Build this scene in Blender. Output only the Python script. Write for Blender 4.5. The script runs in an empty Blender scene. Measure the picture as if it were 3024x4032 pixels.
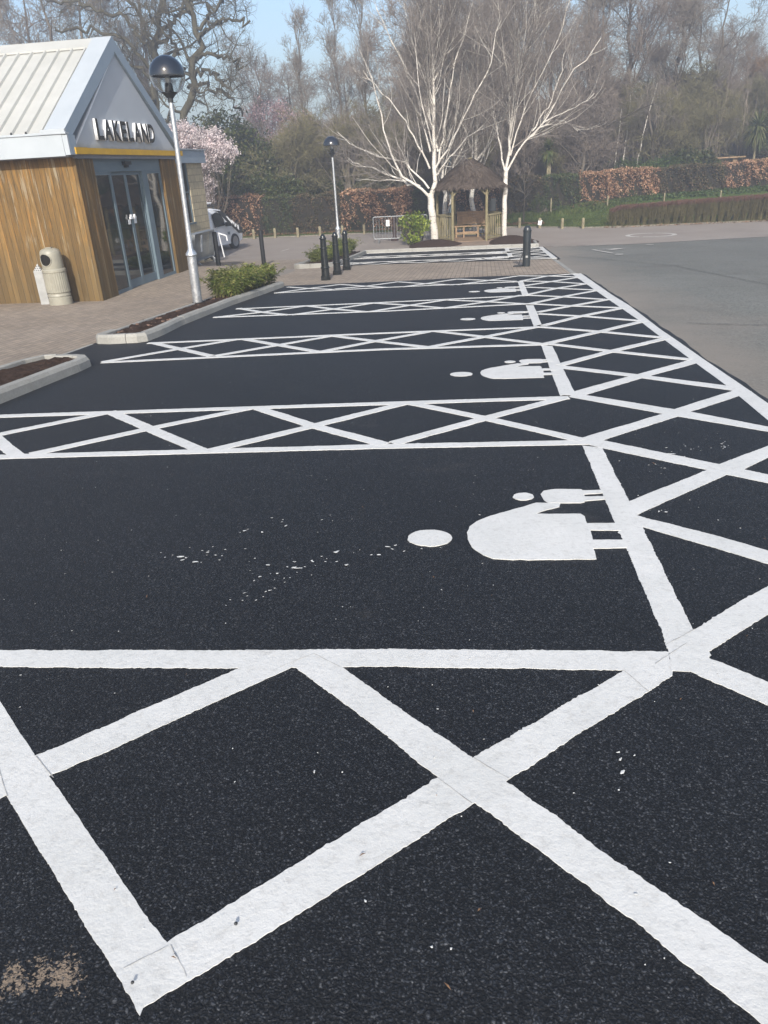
import bpy, math, random
import numpy as np
from mathutils import Vector, Matrix

C = bpy.context.scene.collection
SC = bpy.context.scene
rad = math.radians

# ------------------------------------------------------------------ camera
CAM_H = 1.5
F_PX, PITCH, ROLL, YAW = 2893.1, 0.439, -0.0538, -0.1449
def make_camera():
    fw = Vector((math.sin(YAW)*math.cos(PITCH), math.cos(YAW)*math.cos(PITCH), -math.sin(PITCH)))
    r = Vector((math.cos(YAW), -math.sin(YAW), 0)); u = r.cross(fw)
    r2 = math.cos(ROLL)*r + math.sin(ROLL)*u
    u2 = -math.sin(ROLL)*r + math.cos(ROLL)*u
    cam = bpy.data.cameras.new("camera"); o = bpy.data.objects.new("camera", cam); C.objects.link(o)
    o.matrix_world = Matrix(((r2.x, u2.x, -fw.x, 0), (r2.y, u2.y, -fw.y, 0), (r2.z, u2.z, -fw.z, CAM_H), (0, 0, 0, 1)))
    cam.sensor_width = 36; cam.lens = F_PX/4032*36; cam.clip_end = 2000; cam.clip_start = 0.05
    SC.camera = o
make_camera()

# ------------------------------------------------------------------ sky and sun
SUN_EL, SUN_AZ = 30.0, 174.0          # azimuth of the sun clockwise from +Y: right behind the camera
w = bpy.data.worlds.new("World"); SC.world = w; w.use_nodes = True
nt = w.node_tree; bg = nt.nodes["Background"]
sky = nt.nodes.new("ShaderNodeTexSky"); sky.sky_type = 'NISHITA'; sky.sun_disc = False
sky.sun_elevation = rad(SUN_EL); sky.sun_rotation = rad(SUN_AZ)
sky.air_density = 1.0; sky.dust_density = 2.4; sky.ozone_density = 1.6
nt.links.new(sky.outputs[0], bg.inputs[0]); bg.inputs[1].default_value = 0.15
sl = bpy.data.lights.new("sun", 'SUN'); sl.energy = 4.2; sl.angle = rad(0.6); sl.color = (1.0, 0.945, 0.86)
so = bpy.data.objects.new("sun", sl); C.objects.link(so)
sd = Vector((math.sin(rad(SUN_AZ))*math.cos(rad(SUN_EL)), math.cos(rad(SUN_AZ))*math.cos(rad(SUN_EL)), math.sin(rad(SUN_EL))))
so.rotation_euler = sd.to_track_quat('Z', 'Y').to_euler(); so.location = (0, -20, 30)
SC.view_settings.view_transform = 'Standard'; SC.view_settings.look = 'None'
SC.view_settings.exposure = 0.6; SC.view_settings.gamma = 1.0
SC.cycles.max_bounces = 6; SC.cycles.transparent_max_bounces = 12

# ------------------------------------------------------------------ terrain height
SY, Y0, Y1 = -0.0498, 26.0, 34.0
def sstep(a, b, t):
    t = min(1.0, max(0.0, (t-a)/(b-a))); return t*t*(3-2*t)
def plane(y):
    y = max(y, -60)
    if y < Y0: return SY*y
    if y < Y1:
        t = y-Y0; return SY*Y0 + SY*(t - t*t/(2*(Y1-Y0)))
    return SY*Y0 + SY*(Y1-Y0)/2
def lerp_tab(tab, x):
    if x <= tab[0][0]: return tab[0][1]
    for (a, va), (b, vb) in zip(tab, tab[1:]):
        if x < b: return va + (vb-va)*(x-a)/(b-a)
    return tab[-1][1]
def H(x, y):
    z = plane(y)
    if x < -5.4 and 14.5 < y < 24:                       # level apron at the shop door
        k = sstep(-5.4, -7.5, x) if False else min(1, max(0, (-5.4-x)/2.1)); k = k*k*(3-2*k)
        k *= 1 - sstep(19.8, 23.8, y)
        z = z*(1-k) + (-0.74)*k
    if y > 38.6:
        A = lerp_tab([(-20, .05), (-3, .10), (2, .28), (3.56, .36), (6.47, .62), (9.33, .80), (14, .95)], x)
        z += A*sstep(38.9, 45, y)
        B = lerp_tab([(-20, .6), (0, .7), (6, 1.35), (14, 1.65)], x)
        z += B*sstep(46.5, 54, y) + 1.2*sstep(56, 90, y)
    return z

# ------------------------------------------------------------------ object helpers
def tag(o, label=None, cat=None, group=None, kind=None):
    if label: o["label"] = label
    if cat: o["category"] = cat
    if group: o["group"] = group
    if kind: o["kind"] = kind
    return o
def thing(name, label, cat, loc=(0, 0, 0), rz=0.0, group=None):
    o = bpy.data.objects.new(name, None); C.objects.link(o)
    o.location = loc; o.rotation_euler = (0, 0, rz); o.empty_display_size = .2
    return tag(o, label, cat, group)
class MB:
    """collects geometry for ONE mesh"""
    def __init__(s): s.v = []; s.f = []; s.m = []; s.n = 0
    def add(s, V, F, m=0):
        s.v.append(np.asarray(V, dtype=float).reshape(-1, 3))
        s.f.extend([tuple(int(i)+s.n for i in f) for f in F]); s.m.extend([m]*len(F)); s.n += len(s.v[-1])
        return s
    def box(s, x0, x1, y0, y1, z0, z1, m=0, bev=0.0):
        if bev > 0:
            return s.prism([(x0+bev, y0), (x1-bev, y0), (x1, y0+bev), (x1, y1-bev), (x1-bev, y1), (x0+bev, y1), (x0, y1-bev), (x0, y0+bev)], z0, z1, m)
        V = [(x0, y0, z0), (x1, y0, z0), (x1, y1, z0), (x0, y1, z0), (x0, y0, z1), (x1, y0, z1), (x1, y1, z1), (x0, y1, z1)]
        return s.add(V, [(3, 2, 1, 0), (4, 5, 6, 7), (0, 1, 5, 4), (1, 2, 6, 5), (2, 3, 7, 6), (3, 0, 4, 7)], m)
    def beam(s, a, b, w, h, m=0, up=(0, 0, 1)):
        a, b = Vector(a), Vector(b); d = (b-a).normalized(); u = Vector(up)
        if abs(d.dot(u)) > .98: u = Vector((0, 1, 0))
        x = d.cross(u).normalized(); y = x.cross(d).normalized()
        V = []
        for p in (a, b):
            for i, j in ((-1, -1), (1, -1), (1, 1), (-1, 1)): V.append(p + x*(w/2*i) + y*(h/2*j))
        return s.add([tuple(q) for q in V], [(0, 1, 2, 3), (7, 6, 5, 4), (0, 4, 5, 1), (1, 5, 6, 2), (2, 6, 7, 3), (3, 7, 4, 0)], m)
    def prism(s, poly, z0, z1, m=0):
        n = len(poly); V = [(x, y, z0) for x, y in poly] + [(x, y, z1) for x, y in poly]
        F = [tuple(range(n-1, -1, -1)), tuple(range(n, 2*n))] + [(i, (i+1) % n, n+(i+1) % n, n+i) for i in range(n)]
        return s.add(V, F, m)
    def extr(s, poly, axis, a, b, m=0):
        """polygon in the plane across 'axis' (0: poly is (y,z); 1: poly is (x,z)) extruded from a to b"""
        n = len(poly)
        mk = (lambda t, p: (t, p[0], p[1])) if axis == 0 else (lambda t, p: (p[0], t, p[1]))
        V = [mk(a, p) for p in poly] + [mk(b, p) for p in poly]
        F = [tuple(range(n-1, -1, -1)), tuple(range(n, 2*n))] + [(i, (i+1) % n, n+(i+1) % n, n+i) for i in range(n)]
        return s.add(V, F, m)
    def lathe(s, prof, c=(0, 0, 0), k=24, m=0, cap=True):
        V = []; F = []
        for r, z in prof:
            for i in range(k):
                a = 2*math.pi*i/k; V.append((c[0]+r*math.cos(a), c[1]+r*math.sin(a), c[2]+z))
        for j in range(len(prof)-1):
            for i in range(k):
                F.append((j*k+i, j*k+(i+1) % k, (j+1)*k+(i+1) % k, (j+1)*k+i))
        if cap: F += [tuple(range(k-1, -1, -1)), tuple(range((len(prof)-1)*k, len(prof)*k))]
        return s.add(V, F, m)
    def tube(s, pts, r, k=8, m=0, closed=False):
        P = [Vector(p) for p in pts]; n = len(P); rr = r if isinstance(r, (list, tuple)) else [r]*n
        V = []; ref = None
        for i, p in enumerate(P):
            if closed: t = P[(i+1) % n]-P[i-1]
            else: t = P[min(i+1, n-1)]-P[max(i-1, 0)]
            t.normalize()
            if ref is None: ref = Vector((0, 0, 1)) if abs(t.z) < .9 else Vector((1, 0, 0))
            x = t.cross(ref).normalized(); y = x.cross(t).normalized(); ref = y
            for j in range(k):
                a = 2*math.pi*j/k; V.append(tuple(p + x*(rr[i]*math.cos(a)) + y*(rr[i]*math.sin(a))))
        F = []
        for i in range(n if closed else n-1):
            i2 = (i+1) % n
            for j in range(k): F.append((i*k+j, i*k+(j+1) % k, i2*k+(j+1) % k, i2*k+j))
        if not closed: F += [tuple(range(k-1, -1, -1)), tuple(range((n-1)*k, n*k))]
        return s.add(V, F, m)
    def build(s, name, mats, parent=None, smooth=False, fixn=True):
        V = np.concatenate(s.v) if s.v else np.zeros((0, 3))
        me = bpy.data.meshes.new(name); me.from_pydata(V.tolist(), [], s.f)
        if not isinstance(mats, (list, tuple)): mats = [mats]
        for m in mats: me.materials.append(m)
        if len(mats) > 1: me.polygons.foreach_set("material_index", s.m)
        if smooth: me.polygons.foreach_set("use_smooth", [True]*len(me.polygons))
        me.update()
        if fixn and len(s.f) < 60000:
            import bmesh
            bm = bmesh.new(); bm.from_mesh(me); bmesh.ops.recalc_face_normals(bm, faces=bm.faces); bm.to_mesh(me); bm.free()
        if smooth: 
            try: me.set_sharp_from_angle(angle=rad(38))
            except Exception: pass
        o = bpy.data.objects.new(name, me); C.objects.link(o)
        if parent: o.parent = parent
        return o
def quads_obj(name, V, mat, parent=None):
    """V: (N,4,3) array of quads -> one object"""
    V = np.asarray(V, dtype=np.float32); N = len(V)
    me = bpy.data.meshes.new(name)
    me.vertices.add(N*4); me.vertices.foreach_set("co", V.reshape(-1))
    me.loops.add(N*4); me.loops.foreach_set("vertex_index", np.arange(N*4, dtype=np.int32))
    me.polygons.add(N); me.polygons.foreach_set("loop_start", np.arange(0, N*4, 4, dtype=np.int32))
    for m in (mat if isinstance(mat, (list, tuple)) else [mat]): me.materials.append(m)
    me.update(calc_edges=True); me.validate()
    o = bpy.data.objects.new(name, me); C.objects.link(o)
    if parent: o.parent = parent
    return o
def mesh_arrays(name, V, F, mats, mi=None, smooth=True):
    """V (N,3), F (M,4) numpy arrays -> mesh datablock"""
    me = bpy.data.meshes.new(name); V = np.asarray(V, np.float32); F = np.asarray(F, np.int32)
    me.vertices.add(len(V)); me.vertices.foreach_set("co", V.reshape(-1))
    me.loops.add(F.size); me.loops.foreach_set("vertex_index", F.reshape(-1))
    me.polygons.add(len(F)); me.polygons.foreach_set("loop_start", np.arange(0, F.size, 4, dtype=np.int32))
    for m in mats: me.materials.append(m)
    if mi is not None: me.polygons.foreach_set("material_index", np.asarray(mi, np.int32))
    if smooth: me.polygons.foreach_set("use_smooth", np.ones(len(F), bool))
    me.update(calc_edges=True)
    return me
def link(name, me, parent=None):
    o = bpy.data.objects.new(name, me); C.objects.link(o)
    if parent: o.parent = parent
    return o
def copy_tree(o, parent=None):
    c = o.copy(); C.objects.link(c); c.parent = parent
    for ch in list(o.children): copy_tree(ch, c)
    return c

# ------------------------------------------------------------------ materials
class Mat:
    def __init__(s, name, rough=.8, spec=.3):
        s.m = bpy.data.materials.new(name); s.m.use_nodes = True; s.t = s.m.node_tree; s.b = s.t.nodes["Principled BSDF"]
        s.b.inputs["Roughness"].default_value = rough; s.b.inputs["Specular IOR Level"].default_value = spec
        s.tc = s.t.nodes.new("ShaderNodeTexCoord")
    def n(s, typ, **kw):
        nd = s.t.nodes.new(typ)
        for k, v in kw.items(): setattr(nd, k, v)
        return nd
    def l(s, a, b): s.t.links.new(a, b)
    def mp(s, scale=(1, 1, 1), rot=(0, 0, 0), coord="Object"):
        mp = s.n("ShaderNodeMapping"); mp.inputs["Scale"].default_value = scale; mp.inputs["Rotation"].default_value = rot
        s.l(s.tc.outputs[coord], mp.inputs[0]); return mp.outputs[0]
    def noise(s, scale, detail=4, rough=.6, vec=None, dist=0):
        nd = s.n("ShaderNodeTexNoise"); nd.inputs["Scale"].default_value = scale; nd.inputs["Detail"].default_value = detail
        nd.inputs["Roughness"].default_value = rough; nd.inputs["Distortion"].default_value = dist
        s.l(vec if vec else s.tc.outputs["Object"], nd.inputs["Vector"]); return nd.outputs["Fac"]
    def vor(s, scale, feature='F1', vec=None, out="Distance", rnd=1):
        nd = s.n("ShaderNodeTexVoronoi"); nd.feature = feature; nd.inputs["Scale"].default_value = scale; nd.inputs["Randomness"].default_value = rnd
        s.l(vec if vec else s.tc.outputs["Object"], nd.inputs["Vector"]); return nd.outputs[out]
    def ramp(s, fac, stops, interp='LINEAR'):
        nd = s.n("ShaderNodeValToRGB"); r = nd.color_ramp; r.interpolation = interp
        while len(r.elements) > 1: r.elements.remove(r.elements[-1])
        for i, (p, c) in enumerate(stops):
            e = r.elements[0] if i == 0 else r.elements.new(p)
            e.position = p; e.color = (c, c, c, 1) if not isinstance(c, (tuple, list)) else (*c, 1)
        s.l(fac, nd.inputs[0]); return nd.outputs[0]
    def mix(s, fac, a, b, mode='MIX'):
        nd = s.n("ShaderNodeMix", data_type='RGBA', blend_type=mode)
        for v, i in ((fac, 0), (a, 6), (b, 7)):
            if isinstance(v, (int, float)): nd.inputs[i].default_value = v if i == 0 else (v, v, v, 1)
            elif isinstance(v, (tuple, list)): nd.inputs[i].default_value = (*v, 1)
            else: s.l(v, nd.inputs[i])
        return nd.outputs[2]
    def math(s, op, a, b=0.0, c=None):
        nd = s.n("ShaderNodeMath", operation=op)
        for i, v in enumerate((a, b) if c is None else (a, b, c)):
            if isinstance(v, (int, float)): nd.inputs[i].default_value = v
            else: s.l(v, nd.inputs[i])
        return nd.outputs[0]
    def col(s, c):
        if isinstance(c, (tuple, list)): s.b.inputs["Base Color"].default_value = (*c, 1)
        else: s.l(c, s.b.inputs["Base Color"])
        return s
    def rough(s, f): s.l(f, s.b.inputs["Roughness"]); return s
    def bump(s, h, strength=.5, dist=.01):
        nd = s.n("ShaderNodeBump"); nd.inputs["Strength"].default_value = strength; nd.inputs["Distance"].default_value = dist
        s.l(h, nd.inputs["Height"]); s.l(nd.outputs[0], s.b.inputs["Normal"]); return s
    def sep(s, vec=None):
        nd = s.n("ShaderNodeSeparateXYZ"); s.l(vec if vec else s.tc.outputs["Object"], nd.inputs[0]); return nd.outputs
    def comb(s, x, y, z):
        nd = s.n("ShaderNodeCombineXYZ")
        for i, v in enumerate((x, y, z)):
            if isinstance(v, (int, float)): nd.inputs[i].default_value = v
            else: s.l(v, nd.inputs[i])
        return nd.outputs[0]
    def island(s):
        g = s.n("ShaderNodeNewGeometry"); return g.outputs["Random Per Island"]
def simple(name, c1, c2=None, scale=3, rough=.7, bump=0, bscale=40, spec=.3, metal=0):
    m = Mat(name, rough, spec); m.b.inputs["Metallic"].default_value = metal
    c2 = c2 or tuple(x*.8 for x in c1)
    m.col(m.ramp(m.noise(scale, 6, .65), [(.35, c2), (.65, c1)]))
    if bump: m.bump(m.noise(bscale, 3), bump, .01)
    return m.m
def leafmat(name, cols, rough=.6, trans=.25, scale=1.3):
    m = Mat(name, rough, .25)
    n = len(cols); c = m.ramp(m.island(), [(i/(n-1)*.96+.02, k) for i, k in enumerate(cols)])
    v = m.ramp(m.noise(scale, 3), [(.32, .55), (.68, 1.2)])
    c = m.mix(1.0, c, v, 'MULTIPLY'); m.col(c)
    if trans > 0:
        tr = m.n("ShaderNodeBsdfTranslucent"); m.l(c, tr.inputs[0])
        mx = m.n("ShaderNodeMixShader"); mx.inputs[0].default_value = trans
        m.l(m.b.outputs[0], mx.inputs[1]); m.l(tr.outputs[0], mx.inputs[2])
        m.l(mx.outputs[0], m.t.nodes["Material Output"].inputs[0])
    return m.m

def mat_asphalt_new():
    m = Mat("fresh asphalt", .64, .42)
    nz = m.n("ShaderNodeTexNoise"); nz.inputs["Scale"].default_value = 60; nz.inputs["Detail"].default_value = 3; m.l(m.tc.outputs["Object"], nz.inputs["Vector"])
    off = m.n("ShaderNodeVectorMath", operation='MULTIPLY_ADD'); m.l(nz.outputs["Color"], off.inputs[0]); off.inputs[1].default_value = (.016, .016, .016); m.l(m.tc.outputs["Object"], off.inputs[2]); vec = off.outputs[0]
    g = m.sep(m.vor(150, out="Color", vec=vec))[0]; g2 = m.sep(m.vor(260, out="Color", vec=vec))[1]
    base = m.ramp(g, [(.0, (.002, .003, .0045)), (.5, (.008, .0095, .0125)), (.84, (.026, .030, .037)), (1, (.10, .103, .107))])
    base = m.mix(.4, base, m.ramp(g2, [(.0, (.002, .0025, .004)), (.8, (.016, .018, .023)), (1, (.10, .10, .10))]))
    pit = m.ramp(m.math('ADD', m.vor(150, vec=vec), m.math('MULTIPLY', m.noise(85, 4, .7), .9)), [(.70, 1.25), (.98, .18)]); base = m.mix(1, base, pit, 'MULTIPLY')
    big = m.ramp(m.noise(.8, 6, .65), [(.3, .80), (.7, 1.25)]); base = m.mix(1, base, big, 'MULTIPLY')
    lane = m.ramp(m.noise(.55, 5, .6, vec=m.mp(scale=(.35, 1.6, 1))), [(.35, .88), (.65, 1.15)]); base = m.mix(1, base, lane, 'MULTIPLY')
    sc = m.ramp(m.noise(1.6, 7, .75), [(.60, 0.0), (.78, .40)]); base = m.mix(sc, base, (.075, .065, .053))
    x, y, z = m.sep()[0:3]
    dx = m.math('ADD', x, .93); dy = m.math('SUBTRACT', y, .90)
    d = m.math('SQRT', m.math('ADD', m.math('MULTIPLY', dx, dx), m.math('MULTIPLY', m.math('MULTIPLY', dy, dy), 3.0)))
    near = m.ramp(d, [(.02, 1.0), (.17, 0.0)])
    lump = m.math('ADD', m.math('MULTIPLY', m.noise(110, 4, .7, vec=vec), .60), m.math('MULTIPLY', m.noise(13, 4, .6), .55))
    k = m.math('GREATER_THAN', m.math('ADD', lump, m.math('MULTIPLY', near, .16)), .735)
    k = m.math('MULTIPLY', k, m.math('GREATER_THAN', near, .02))
    base = m.mix(m.math('MULTIPLY', k, .8), base, (.25, .19, .135)); m.col(base)
    h = m.math('ADD', m.ramp(m.vor(150, vec=vec), [(0, 1.0), (.8, .0)]), m.math('MULTIPLY', m.noise(240, 4, .7), .8))
    m.bump(h, .55, .004); return m.m
def mat_asphalt_old():
    m = Mat("old grey asphalt", .85, .3)
    a = m.ramp(m.noise(.35, 5, .6), [(.3, (.132, .133, .118)), (.7, (.160, .160, .145))])
    b = m.ramp(m.noise(1.3, 7, .75), [(.52, 0.0), (.66, .55)]); a = m.mix(b, a, (.105, .10, .09))
    p = m.ramp(m.sep(m.vor(.22, out="Color"))[0], [(0, .93), (1, 1.07)]); a = m.mix(1, a, p, 'MULTIPLY')
    s = m.ramp(m.sep(m.vor(60, out="Color"))[0], [(0, .65), (1, 1.35)]); a = m.mix(1, a, s, 'MULTIPLY')
    # reddish worn margin beside the new bays
    x = m.sep()[0]; e = m.ramp(m.math('ADD', m.math('MULTIPLY', m.math('SUBTRACT', x, 2.1), .35), m.math('MULTIPLY', m.noise(.5, 5, .65), 1.0)), [(.45, .9), (1.25, 0.0)])
    a = m.mix(e, a, (.225, .198, .168)); m.col(a)
    m.bump(m.noise(160, 3), .5, .006); return m.m
def mat_red_tarmac():
    m = Mat("worn reddish tarmac", .88, .25)
    a = m.ramp(m.noise(.5, 5, .6), [(.3, (.225, .192, .165)), (.7, (.275, .242, .214))])
    s = m.ramp(m.noise(30, 4), [(.3, .85), (.7, 1.15)]); m.col(m.mix(1, a, s, 'MULTIPLY'))
    m.bump(m.noise(120, 3), .4, .006); return m.m
def mat_paving():
    m = Mat("block paving", .85, .25)
    br = m.n("ShaderNodeTexBrick"); br.offset = .5; m.l(m.mp(rot=(0, 0, rad(90))), br.inputs["Vector"])
    br.inputs["Scale"].default_value = 1; br.inputs["Brick Width"].default_value = .21; br.inputs["Row Height"].default_value = .105
    br.inputs["Mortar Size"].default_value = .006; br.inputs["Mortar Smooth"].default_value = .3
    br.inputs["Color1"].default_value = (.315, .262, .205, 1); br.inputs["Color2"].default_value = (.235, .198, .160, 1)
    br.inputs["Mortar"].default_value = (.11, .092, .075, 1)
    big = m.ramp(m.noise(.5, 6, .7), [(.3, (.86, .84, .82)), (.7, (1.16, 1.15, 1.15))])
    f = m.ramp(m.noise(28, 4), [(.3, .85), (.7, 1.12)])
    m.col(m.mix(1, m.mix(1, br.outputs["Color"], big, 'MULTIPLY'), f, 'MULTIPLY'))
    m.bump(m.math('SUBTRACT', m.math('MULTIPLY', m.noise(60, 3), .4), br.outputs["Fac"]), .5, .004); return m.m
def mat_line():
    m = Mat("white thermoplastic paint", .55, .4)
    a = m.ramp(m.noise(3.5, 5, .6), [(.3, (.555, .555, .53)), (.7, (.63, .625, .60))])
    d = m.ramp(m.noise(34, 6, .8), [(.50, 0.0), (.68, .55)]); a = m.mix(d, a, (.40, .39, .365))
    s = m.ramp(m.noise(9, 8, .8, dist=1.5), [(.57, 0.0), (.66, .5)]); a = m.mix(s, a, (.38, .37, .345))
    m.col(a)
    m.bump(m.math('ADD', m.noise(85, 5, .7), m.math('MULTIPLY', m.noise(22, 3), .9)), .42, .004); return m.m
def mat_wood_clad():
    m = Mat("weathered cedar boards", .7, .25)
    x, y, z = m.sep()[0:3]; s = m.math('ADD', x, y)
    k = m.math('FLOOR', m.math('DIVIDE', s, .118)); fr = m.math('FRACT', m.math('DIVIDE', s, .118))
    wn = m.n("ShaderNodeTexWhiteNoise", noise_dimensions='1D'); m.l(k, wn.inputs["W"])
    v = m.comb(m.math('MULTIPLY', s, 9), m.math('MULTIPLY', k, 3.7), m.math('MULTIPLY', z, .75))
    g1 = m.noise(1.6, 8, .7, vec=v, dist=1.2)
    v2 = m.comb(m.math('MULTIPLY', s, 30), k, m.math('MULTIPLY', z, 1.6)); g2 = m.noise(2, 6, .7, vec=v2)
    c = m.ramp(g1, [(.32, (.062, .034, .010)), (.45, (.125, .069, .019)), (.56, (.205, .108, .025)), (.68, (.38, .170, .030))])
    c = m.mix(m.ramp(g2, [(.40, 0.0), (.62, .7)]), c, (.155, .110, .048))
    c = m.mix(m.ramp(m.noise(1.1, 8, .75, vec=v), [(.55, 0.0), (.62, .85)]), c, (.28, .235, .16))
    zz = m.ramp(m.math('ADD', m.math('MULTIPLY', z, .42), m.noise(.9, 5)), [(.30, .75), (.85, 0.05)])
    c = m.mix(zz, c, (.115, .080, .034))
    c = m.mix(1, c, m.ramp(wn.outputs[0], [(0, .74), (1, 1.22)]), 'MULTIPLY')
    gap = m.math('LESS_THAN', fr, .055); c = m.mix(gap, c, (.022, .013, .007)); m.col(c)
    m.bump(m.math('SUBTRACT', m.math('MULTIPLY', g2, .5), m.math('MULTIPLY', gap, 2)), .5, .008); return m.m
def mat_corrugated():
    m = Mat("white sheet roofing", .5, .4)
    a = m.ramp(m.noise(1.4, 6, .7), [(.3, (.355, .36, .34)), (.7, (.42, .425, .405))])
    d = m.ramp(m.noise(5, 8, .8), [(.64, 0.0), (.75, .3)]); m.col(m.mix(d, a, (.40, .40, .36))); return m.m
def mat_stone():
    m = Mat("buff stone blocks", .88, .2)
    x, y, z = m.sep()[0:3]
    br = m.n("ShaderNodeTexBrick"); m.l(m.comb(m.math('ADD', x, y), z, 0.0), br.inputs["Vector"])
    br.inputs["Scale"].default_value = 1; br.inputs["Brick Width"].default_value = .44; br.inputs["Row Height"].default_value = .222
    br.inputs["Mortar Size"].default_value = .008; br.inputs["Color1"].default_value = (.50, .43, .29, 1); br.inputs["Color2"].default_value = (.42, .36, .245, 1)
    br.inputs["Mortar"].default_value = (.2, .17, .125, 1)
    f = m.ramp(m.noise(9, 5), [(.3, .85), (.7, 1.12)]); m.col(m.mix(1, br.outputs["Color"], f, 'MULTIPLY'))
    m.bump(m.math('SUBTRACT', m.noise(25, 4), br.outputs["Fac"]), .4, .01); return m.m
def mat_glass_dark(name="dark shop glass", tint=(.012, .016, .017)):
    m = Mat(name, .03, .8); m.b.inputs["IOR"].default_value = 1.6; m.col(tint); return m.m
def mat_clear():
    m = Mat("clear globe", .04, .5); m.b.inputs["Transmission Weight"].default_value = 1; m.b.inputs["IOR"].default_value = 1.35
    m.col((.93, .95, .97)); return m.m
def mat_galv():
    m = Mat("galvanised steel", .38, .5); m.b.inputs["Metallic"].default_value = .85
    m.col(m.ramp(m.vor(24, out="Color"), [(0, (.42, .44, .46)), (1, (.62, .64, .66))])); return m.m
def mat_bark_birch():
    m = Mat("white birch bark", .75, .25)
    v = m.mp(scale=(2.0, 2.0, 9.0))
    a = m.ramp(m.noise(1.6, 6, .7), [(.3, (.48, .45, .40)), (.7, (.68, .65, .60))])
    d = m.ramp(m.noise(1.7, 6, .75, vec=v), [(.56, 0.0), (.64, .85)]); a = m.mix(d, a, (.13, .115, .10))
    g = m.ramp(m.noise(3.1, 5, .7), [(.55, 0.0), (.75, .5)]); a = m.mix(g, a, (.35, .33, .27))
    m.col(a); m.bump(m.noise(8, 5, vec=v), .5, .02); return m.m
def mat_bark(name, c1, c2, c3):
    m = Mat(name, .9, .15); v = m.mp(scale=(3, 3, .8))
    m.col(m.ramp(m.noise(1.6, 6, .7, vec=v), [(.3, c1), (.5, c2), (.72, c3)])); m.bump(m.noise(6, 6, .7, vec=v), .6, .03); return m.m
def mat_kerb():
    m = Mat("concrete kerb", .85, .25)
    a = m.ramp(m.noise(2.2, 6, .7), [(.3, (.235, .23, .21)), (.7, (.325, .32, .295))])
    f = m.ramp(m.noise(45, 5, .7), [(.3, .85), (.7, 1.1)]); m.col(m.mix(1, a, f, 'MULTIPLY')); m.bump(m.noise(70, 4), .3, .005); return m.m
def mat_soil():
    m = Mat("dark planting soil", .95, .1)
    a = m.ramp(m.noise(14, 6, .7), [(.3, (.022, .013, .009)), (.6, (.065, .040, .028)), (.8, (.11, .075, .055))]); m.col(a)
    m.bump(m.noise(22, 6, .7), 1, .04); return m.m
def mat_ground():
    m = Mat("leaf litter ground", .95, .1)
    a = m.ramp(m.noise(.6, 8, .75), [(.3, (.045, .038, .022)), (.55, (.075, .058, .034)), (.75, (.050, .058, .024))]); m.col(a)
    m.bump(m.noise(9, 6), .8, .05); return m.m
def mat_grass(name="short green grass"):
    m = Mat(name, .9, .15)
    a = m.ramp(m.noise(1.1, 8, .75), [(.3, (.045, .070, .013)), (.55, (.065, .100, .020)), (.78, (.085, .105, .035))])
    f = m.ramp(m.noise(60, 4), [(.3, .7), (.7, 1.2)]); m.col(m.mix(1, a, f, 'MULTIPLY')); m.bump(m.noise(50, 5), .8, .03); return m.m

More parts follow.
